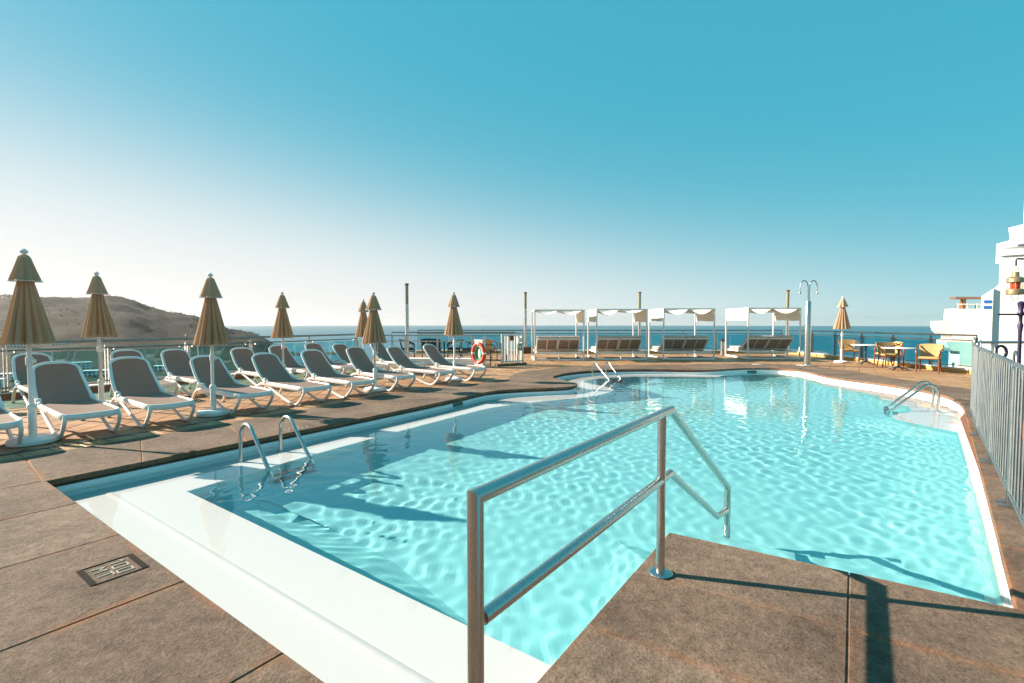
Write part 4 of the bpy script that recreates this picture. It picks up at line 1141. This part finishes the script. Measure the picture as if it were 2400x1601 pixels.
# ------------------------------------------------------------------ shower
o = empty('pool_shower', (10.08, 16.48, 0)); tag(o, 'steel double headed pool shower column between the daybeds and the lone umbrella', 'shower')
MB().box((0, 0, .008), (.52, .42, .03), bev=.01).build('tray', 'mark_white', o)
MB().lathe([(.13, .02), (.13, .035), (.105, .04), (.10, 1.0), (.085, 2.18), (.075, 2.2)], 24).build('column', 'steel', o)
for s_ in (-1, 1):
    MB().tube([(s_ * .025, 0, 2.15), (s_ * .028, 0, 2.65)] + [(s_ * (.028 + .13 - .13 * math.cos(k * math.pi / 8)), 0, 2.65 + .25 * math.sin(k * math.pi / 8)) for k in range(1, 9)] + [(s_ * .29, 0, 2.52)], .019, 10).build('arm', 'steel', o)
    MB().lathe([(.012, 2.53), (.03, 2.5), (.035, 2.46), (.028, 2.44)][::-1], 12, (s_ * .29, 0, 0)).build('shower_head', 'steel', o)
o = empty('floor_drain', (8.75, 16.95, .003)); tag(o, 'pale floor drain plate with dark opening left of the shower', 'drain')
MB().box((0, 0, 0), (.55, .3, .012), bev=.003).build('plate', 'mark_white', o); MB().box((.14, .02, .005), (.3, .2, .008)).build('opening', 'black_iron', o, smooth=False)

# ------------------------------------------------------------------ cafe tables and wicker chairs
def chair(name, x, y, rz, lab, weave='wicker', frame='rattan_frame', cat='chair', grp='honey wicker armchairs on the right', z0=-.009):
    o = empty(name, (x, y, z0), rz); tag(o, lab, cat, grp)
    MB().box((0, 0, .425), (.50, .48, .085), bev=.03).build('seat', weave, o)
    def bk(u, v):
        a_ = (u - .5) * 1.5; w_ = .235 + .05 * v
        return (math.sin(a_) / math.sin(.75) * w_, .17 + .10 * math.cos(a_) + .09 * v, .44 + .40 * v - .03 * (2 * u - 1) ** 2 * v)
    MB().cloth(bk, 14, 8, .028, (0, 1, 0)).build('backrest', weave, o)
    for s_ in (-1, 1):
        arm = catmull([(s_ * .28, .27, .80), (s_ * .305, .15, .74), (s_ * .30, -.05, .69), (s_ * .28, -.19, .655), (s_ * .265, -.245, .58), (s_ * .255, -.235, .45), (s_ * .255, -.24, .2), (s_ * .255, -.255, 0)], 4)
        MB().tube(arm, .019, 8).build('arm', frame, o)
        MB().tube([(s_ * .275, -.09 + .085 * math.cos(k * math.pi / 8), .555 + .085 * math.sin(k * math.pi / 8)) for k in range(16)], .010, 6, closed=True, up=(1, 0, 0)).build('arm_ring', frame, o)
        MB().tube([(s_ * .225, .21, .44), (s_ * .235, .25, .2), (s_ * .245, .31, 0)], .018, 8).build('leg', frame, o)
        MB().tube([(s_ * .25, -.23, .33), (s_ * .235, .24, .33)], .011, 6).build('stretcher', frame, o)
    return o
def table(x, y, lab):
    o = empty('bistro_table', (x, y, -.009)); tag(o, lab, 'table', 'round white bistro tables on the right')
    MB().lathe([(.40, .675), (.44, .68), (.445, .69), (.44, .70), (.43, .704)], 40).build('table_top', 'marble', o)
    MB().lathe([(.06, .08), (.045, .12), (.028, .2), (.026, .34), (.04, .37), (.027, .42), (.027, .6), (.05, .64), (.12, .672)], 18).build('column', 'black_iron', o)
    for k in range(4):
        a_ = k * math.pi / 2 + .5; c_, s_ = math.cos(a_), math.sin(a_)
        MB().tube(catmull([(.02 * c_, .02 * s_, .12), (.12 * c_, .12 * s_, .10), (.22 * c_, .22 * s_, .05), (.30 * c_, .30 * s_, .018)], 4), .02, 8).build('foot', 'black_iron', o)
table(12.49, 17.05, 'white round bistro table nearest the lone umbrella'); table(11.97, 14.95, 'white round bistro table nearest the barrier, with three chairs')
chair('wicker_chair', 12.75, 18.25, R(-18), 'wicker armchair behind the table nearest the lone umbrella')
chair('wicker_chair', 12.62, 16.25, R(-100), 'wicker armchair between the two tables, seen from its side')
chair('wicker_chair', 12.35, 15.75, R(-12), 'wicker armchair directly behind the table nearest the barrier')
chair('wicker_chair', 12.40, 14.35, R(-48), 'rightmost wicker armchair, closest to the barrier')
chair('wicker_chair', -.92, 19.2, R(160), 'single honey wicker chair back behind the stair handrail', grp='chairs beyond the stair railing')
for k, (x, y, rz) in enumerate(((-4.15, 19.3, 100), (-3.45, 19.9, 190), (-3.05, 18.9, 10), (-2.35, 19.5, -80), (-1.75, 19.2, 100))):
    chair('dark_chair', x, y, R(rz), ['leftmost dark armchair beyond the stair railing', 'second dark armchair from the left beyond the stair railing', 'middle dark armchair beyond the stair railing', 'fourth dark armchair from the left beyond the stair railing', 'rightmost dark armchair beyond the stair railing, left of the life ring'][k], 'dark_chair', 'dark_chair', 'chair', 'chairs beyond the stair railing')
o = empty('dark_table', (-2.75, 19.6, 0)); tag(o, 'dark cafe table among the dark armchairs', 'table')
MB().lathe([(.38, .70), (.40, .72), (.38, .735)], 30).build('table_top', 'dark_chair', o); MB().lathe([(.22, 0), (.2, .02), (.03, .05), (.03, .70)], 16).build('stand', 'black_iron', o)

# ------------------------------------------------------------------ pool ladders
def ladder(p_in, p_out, w_pts, top, lab, down=-.86, treads=3):
    """p_in: two feet on the ledge, w_pts: where the rails meet the water"""
    o = empty('pool_ladder', (0, 0, 0)); tag(o, lab, 'ladder', 'steel pool ladders')
    ends = []
    for f_, q in zip(p_in, w_pts):
        f_, q = Vector(f_), Vector(q); d_ = (q - f_); L = d_.length; d_.normalize()
        def at_(s_, z): v = f_ + d_ * s_; return (v.x, v.y, z)
        pth = [at_(0, LEDGE_Z - .01), at_(0, top - .17)] + [at_(.17 - .17 * math.cos(a_), top - .17 + .17 * math.sin(a_)) for a_ in (R(25), R(50), R(75), R(95), R(115), R(135), R(152))]
        lx, lz = .17 - .17 * math.cos(R(152)), top - .17 + .17 * math.sin(R(152))
        pth += [at_(lx + (L - lx) * .5, lz + (WATER_Z - lz) * .5), at_(L, WATER_Z), at_(L + .06, WATER_Z - .12), at_(L + .07, WATER_Z - .3), at_(L + .07, down)]
        receiver(MB().tube(pth, .0215, 12).build('rail', 'steel', o))
        MB().lathe([(.04, LEDGE_Z), (.042, LEDGE_Z + .012), (.03, LEDGE_Z + .02)], 14, (f_.x, f_.y, 0)).build('flange', 'steel', o)
        ends.append(f_ + d_ * (L + .07))
    for k in range(treads):
        z = WATER_Z - .16 - k * .2
        receiver(MB().beam((ends[0].x, ends[0].y, z), (ends[1].x, ends[1].y, z), .075, .022, .006).build('tread', 'black_iron', o))
ladder([(-3.15, 5.56), (-2.90, 6.01)], None, [(-2.62, 5.16), (-2.36, 5.60)], .30, 'left pool ladder with twin arched rails standing on the white shelf')
ladder([(2.38, 14.30), (2.86, 14.70)], None, [(2.72, 13.45), (3.10, 13.75)], .28, 'small far pool ladder in front of the second daybed')
ladder([(8.06, 9.20), (7.75, 8.74)], None, [(7.28, 9.27), (6.97, 8.82)], .33, 'right pool ladder near the barrier, on the sunny shelf')

# ------------------------------------------------------------------ stair handrail on the pier
o = empty('pier_handrail', (.86, 2.74, 0)); tag(o, 'large stainless steel handrail with two bars on the pier in the foreground', 'handrail')
def rel(pts): return [(x - .86, y - 2.74, z) for x, y, z in pts]
MB().tube(rel([(-.11, 1.43, 0), (-.11, 1.43, .93), (.955, 2.885, .93), (1.815, 4.02, .07), (1.815, 4.02, -.84)]), .0255, 20).build('upper_bar', 'steel', o, ang=35)
MB().tube(rel([(-.09, 1.455, .545), (.955, 2.885, .545), (1.62, 3.765, -.075), (1.80, 4.0, -.12)]), .0235, 18).build('lower_bar', 'steel', o, ang=35)
MB().tube(rel([(.86, 2.752, 0.0), (.86, 2.752, .925)]), .0245, 18).build('post', 'steel', o)
MB().lathe([(.068, 0), (.070, .006), (.064, .012), (.04, .016), (.026, .018)], 24, (0, .012, .001)).build('flange', 'steel', o)
MB().lathe([(.068, 0), (.070, .006), (.064, .012), (.04, .016), (.026, .018)], 24, (-.97, -1.31, .001)).build('flange', 'steel', o)

# ------------------------------------------------------------------ galvanised barrier
bs = [Vector(q) for q in ((7.17, 7.50), (6.03, 6.22), (4.99, 5.00), (3.96, 3.80), (2.93, 2.60))]
bl = ['farthest galvanised barrier panel, by the right end of the pool', 'second galvanised barrier panel from the far end', 'galvanised barrier panel third from the far end, cut by the right edge', 'nearest galvanised barrier panel, outside the right edge']
for k, (a_, c_) in enumerate(zip(bs, bs[1:])):
    d_ = (c_ - a_); L = d_.length; d_.normalize()
    o = empty('crowd_barrier', (a_.x, a_.y, 0), math.atan2(d_.y, d_.x)); tag(o, bl[k], 'barrier', 'galvanised barrier panels along the right edge')
    MB().tube(fillet([(.03, 0, .11), (.03, 0, 1.13), (L - .03, 0, 1.13), (L - .03, 0, .11), (.031, 0, .11)], .05, 4), .0185, 12).build('frame', 'galv', o)
    nb = 9
    for j in range(nb): MB().tube([(.13 + (L - .26) * j / (nb - 1), 0, .11), (.13 + (L - .26) * j / (nb - 1), 0, 1.13)], .008, 8).build('bar', 'galv', o)
    for x in (.05, L - .06):
        MB().box((x, .0, .055), (.04, .035, .11)).box((x, 0, .006), (.07, .15, .012)).build('foot', 'galv', o, smooth=False)
    MB().tube([(.10, 0, 1.09)] + [(.02 + .08 * math.cos(t_ * math.pi / 8), 0, 1.15 + .08 * math.sin(t_ * math.pi / 8)) for t_ in range(9)] + [(-.06, 0, 1.06)], .008, 8).build('coupling_hook', 'galv', o)

# ------------------------------------------------------------------ right-hand building, lantern and lamp post
bd = empty('white_building', (18, 20, -6)); tag(bd, 'white painted hotel building with curved balconies at the right edge', 'building')
def part(name, mb, mat, sm=False, par=None): 
    mb.v = [(x - 18, y - 20, z + 6) for x, y, z in mb.v]; return mb.build(name, mat, par or bd, smooth=sm)
def xz_prism(pts, y0, y1):
    m_ = MB().prism(pts, 0, 1); m_.v = [(x, y0 + (y1 - y0) * z, yy) for x, yy, z in m_.v]; m_.f = [f_[::-1] for f_ in m_.f]; return m_
part('balcony', xz_prism([(18.3, 2.04), (18.28, 1.55), (17.72, 1.53), (17.72, 1.32), (17.80, 1.12), (17.95, .98), (18.2, .93), (18.2, .80), (18.0, .78), (18.0, .62), (18.08, .44), (18.25, .31), (18.55, .28), (18.55, -6), (22.0, -6), (22.0, 2.04)], 20, 20.5), 'white_paint')
part('tower', MB().prism([(17.25, 17.2), (19.2, 15.4), (24, 15.4), (24, 20), (20.15, 20.0)], -6, 3.82), 'white_paint')
part('parapet_coping', MB().prism([(17.2, 17.15), (19.18, 15.3), (24, 15.3), (24, 20.1), (20.15, 20.1)], 3.82, 3.90), 'white_paint')
te = Vector((.735, -.678)); tn = Vector((-.678, -.735)); ts0 = Vector((17.25, 17.2))
def fin(t0, t1, n0, n1, z0_, z1_):
    q = [ts0 + te * t0 + tn * n0, ts0 + te * t1 + tn * n0, ts0 + te * t1 + tn * n1, ts0 + te * t0 + tn * n1]
    return MB().add([(v.x, v.y, -6) for v in q] + [(q[0].x, q[0].y, z0_), (q[1].x, q[1].y, z1_), (q[2].x, q[2].y, z1_), (q[3].x, q[3].y, z0_)], [(3, 2, 1, 0), (4, 5, 6, 7), (0, 1, 5, 4), (1, 2, 6, 5), (2, 3, 7, 6), (3, 0, 4, 7)])
part('fin_wall', fin(-.42, -.13, -.5, .10, 2.43, 2.68), 'white_paint'); part('fin_wall', fin(-.128, .02, -.5, -.004, 2.66, 2.86), 'white_paint')
for zz in (2.22, 2.02):
    q = ts0 + te * -.275 + tn * .112; part('blue_plaque', MB().box((q.x, q.y, zz), (.18, .02, .10), rz=math.atan2(te.y, te.x)), 'blue_sign')
part('upper_floor', MB().prism([(19.3, 18.4), (22, 15.8), (25, 15.8), (25, 20), (19.9, 20)], 3.9, 4.7), 'white_paint')
part('canopy_roof', xz_prism([(18.28, 4.22), (18.28, 4.29), (18.75, 4.36), (18.95, 4.6), (19.3, 4.74), (24, 4.95), (24, 4.3)], 17.6, 18.25), 'grey_roof')
part('roof_parapet', xz_prism([(19.35, 5.16), (19.42, 4.70), (24, 4.95), (24, 5.9), (20.3, 5.4)], 18.4, 19.0), 'white_paint')
part('balcony_beam', MB().box((19.3, 20.3, 2.50), (1.7, .3, .09)), 'brown_wood')
rl = part('balcony_rail', MB().tube([(18.42, 20.15, 2.24), (20.2, 20.15, 2.24)], .025, 8), 'steel', True)
for x in (18.5, 18.9, 19.3, 19.7): part('balcony_post', MB().box((x, 20.15, 2.15), (.05, .05, .24)), 'steel')
part('balcony_column', MB().box((18.98, 20.4, 2.26), (.14, .14, .46)), 'brown_wood')
part('roof_mast', MB().tube([(19.42, 18.45, 4.6), (19.42, 18.45, 7.65)], .05, 10), 'white_paint', True)

ln = empty('ship_lantern', (6.74, 6.5, 1.83)); ln.scale = (.86,) * 3; tag(ln, 'brass ship lantern with red glass hanging at the right edge', 'lantern')
MB().lathe([(.10, .0), (.105, .02), (.105, .08), (.085, .09)], 24).build('base', 'brass', ln)
MB().lathe([(.052, .09), (.055, .14), (.052, .19)], 20).build('lens', 'red_glass', ln)
for k in range(8): MB().tube([(.082 * math.cos(k * math.pi / 4), .082 * math.sin(k * math.pi / 4), .08), (.082 * math.cos(k * math.pi / 4), .082 * math.sin(k * math.pi / 4), .20)], .005, 6).build('guard_bar', 'brass', ln)
MB().lathe([(.09, .19), (.102, .20), (.102, .25), (.075, .275), (.042, .285), (.042, .35), (.03, .355)], 24).build('cap', 'brass', ln)
MB().tube([(.05 * math.cos(t_ * math.pi / 8), 0, .36 + .07 * math.sin(t_ * math.pi / 8)) for t_ in range(9)], .004, 6).build('handle', 'brass', ln)
MB().tube([(.055 * math.cos(t_ * math.pi / 8), 0, .0 - .10 * math.sin(t_ * math.pi / 8)) for t_ in range(9)], .004, 6).build('lower_loop', 'brass', ln)
pst = empty('lantern_bracket', (7.45, 6.5, 0)); tag(pst, 'iron bracket arm that carries the ship lantern', 'bracket')
MB().tube([(0, 0, 0), (0, 0, 2.4)], .035, 12).build('post', 'purple_iron', pst); MB().tube([(0, 0, 2.29), (-.70, 0, 2.31)], .012, 8).build('arm', 'purple_iron', pst)
MB().tube([(-.71, 0, 2.30), (-.71, 0, 2.215)], .01, 8).build('hook', 'purple_iron', pst)
lp = empty('iron_post', (7.88, 7.5, 0)); tag(lp, 'dark purple iron post with ring finial behind the barrier', 'post')
MB().lathe([(.06, 0), (.06, .1), (.035, .14), (.026, .3), (.022, 1.3), (.036, 1.42), (.022, 1.46), (.022, 1.55), (.045, 1.6), (.026, 1.64), (.045, 1.76), (.02, 1.79)], 16).build('column', 'purple_iron', lp)
MB().tube([(-.36, 0, 1.585), (.6, 0, 1.585)], .014, 8).build('crossbar', 'purple_iron', lp)
MB().tube([(-.34 + .09 * math.cos(t_ * math.pi / 8), -.05, 1.0 + .1 * math.sin(t_ * math.pi / 8)) for t_ in range(-8, 9)], .02, 8).build('scroll', 'purple_iron', lp)
rr = empty('rear_railing', (0, 0, 0)); tag(rr, 'dark steel handrail behind the barrier at the right edge', 'railing')
MB().tube(fillet([(8.72, 9.05, .75), (8.72, 9.05, 1.09), (11.5, 9.0, 1.10)], .06, 4), .025, 10).build('rail', 'steel', rr)
for x in (9.0, 9.9, 10.8): MB().tube([(x, 9.05, -.02), (x, 9.05, 1.09)], .02, 8).build('post', 'steel', rr)
fsb = empty('flower_pot', (6.35, 5.75, -.01)); tag(fsb, 'terracotta pot of orange flowers behind the barrier bars', 'plant')
MB().lathe([(.15, 0), (.2, .28), (.22, .3), (.22, .34), (.19, .34)], 20).build('pot', 'terracotta_pot', fsb)
lf = MB(); flw = MB(); rs = random.Random(3)
for k in range(260):
    c_ = Vector((rs.gauss(0, .12), rs.gauss(0, .12), .42 + rs.uniform(-.1, .35))); a_ = Vector((rs.uniform(-1, 1), rs.uniform(-1, 1), rs.uniform(-.3, 1))).normalized() * rs.uniform(.03, .06); s_ = a_.cross(Vector((0, 0, 1))).normalized() * .016
    (flw if k % 4 == 0 else lf).add([c_ - a_, c_ + s_, c_ + a_, c_ - s_], [(0, 1, 2, 3)])
lf.build('foliage', 'leaf', fsb, smooth=False); flw.build('blossom', 'flower', fsb, smooth=False)

# ------------------------------------------------------------------ sea haze
m = bpy.data.materials.new('sea_haze'); m.use_nodes = True
t = m.node_tree; t.nodes.remove(t.nodes['Principled BSDF'])
pv = N(t, 'ShaderNodeVolumePrincipled')
pv.inputs['Color'].default_value = (0.97, 0.97, 0.97, 1); pv.inputs['Density'].default_value = 3.2e-5; pv.inputs['Anisotropy'].default_value = 0.6
t.links.new(pv.outputs[0], t.nodes['Material Output'].inputs['Volume'])
hb = MB().box((0, 0, 32), (31000, 31000, 206)).build('haze', m, smooth=False)
tag(hb, kind='stuff')
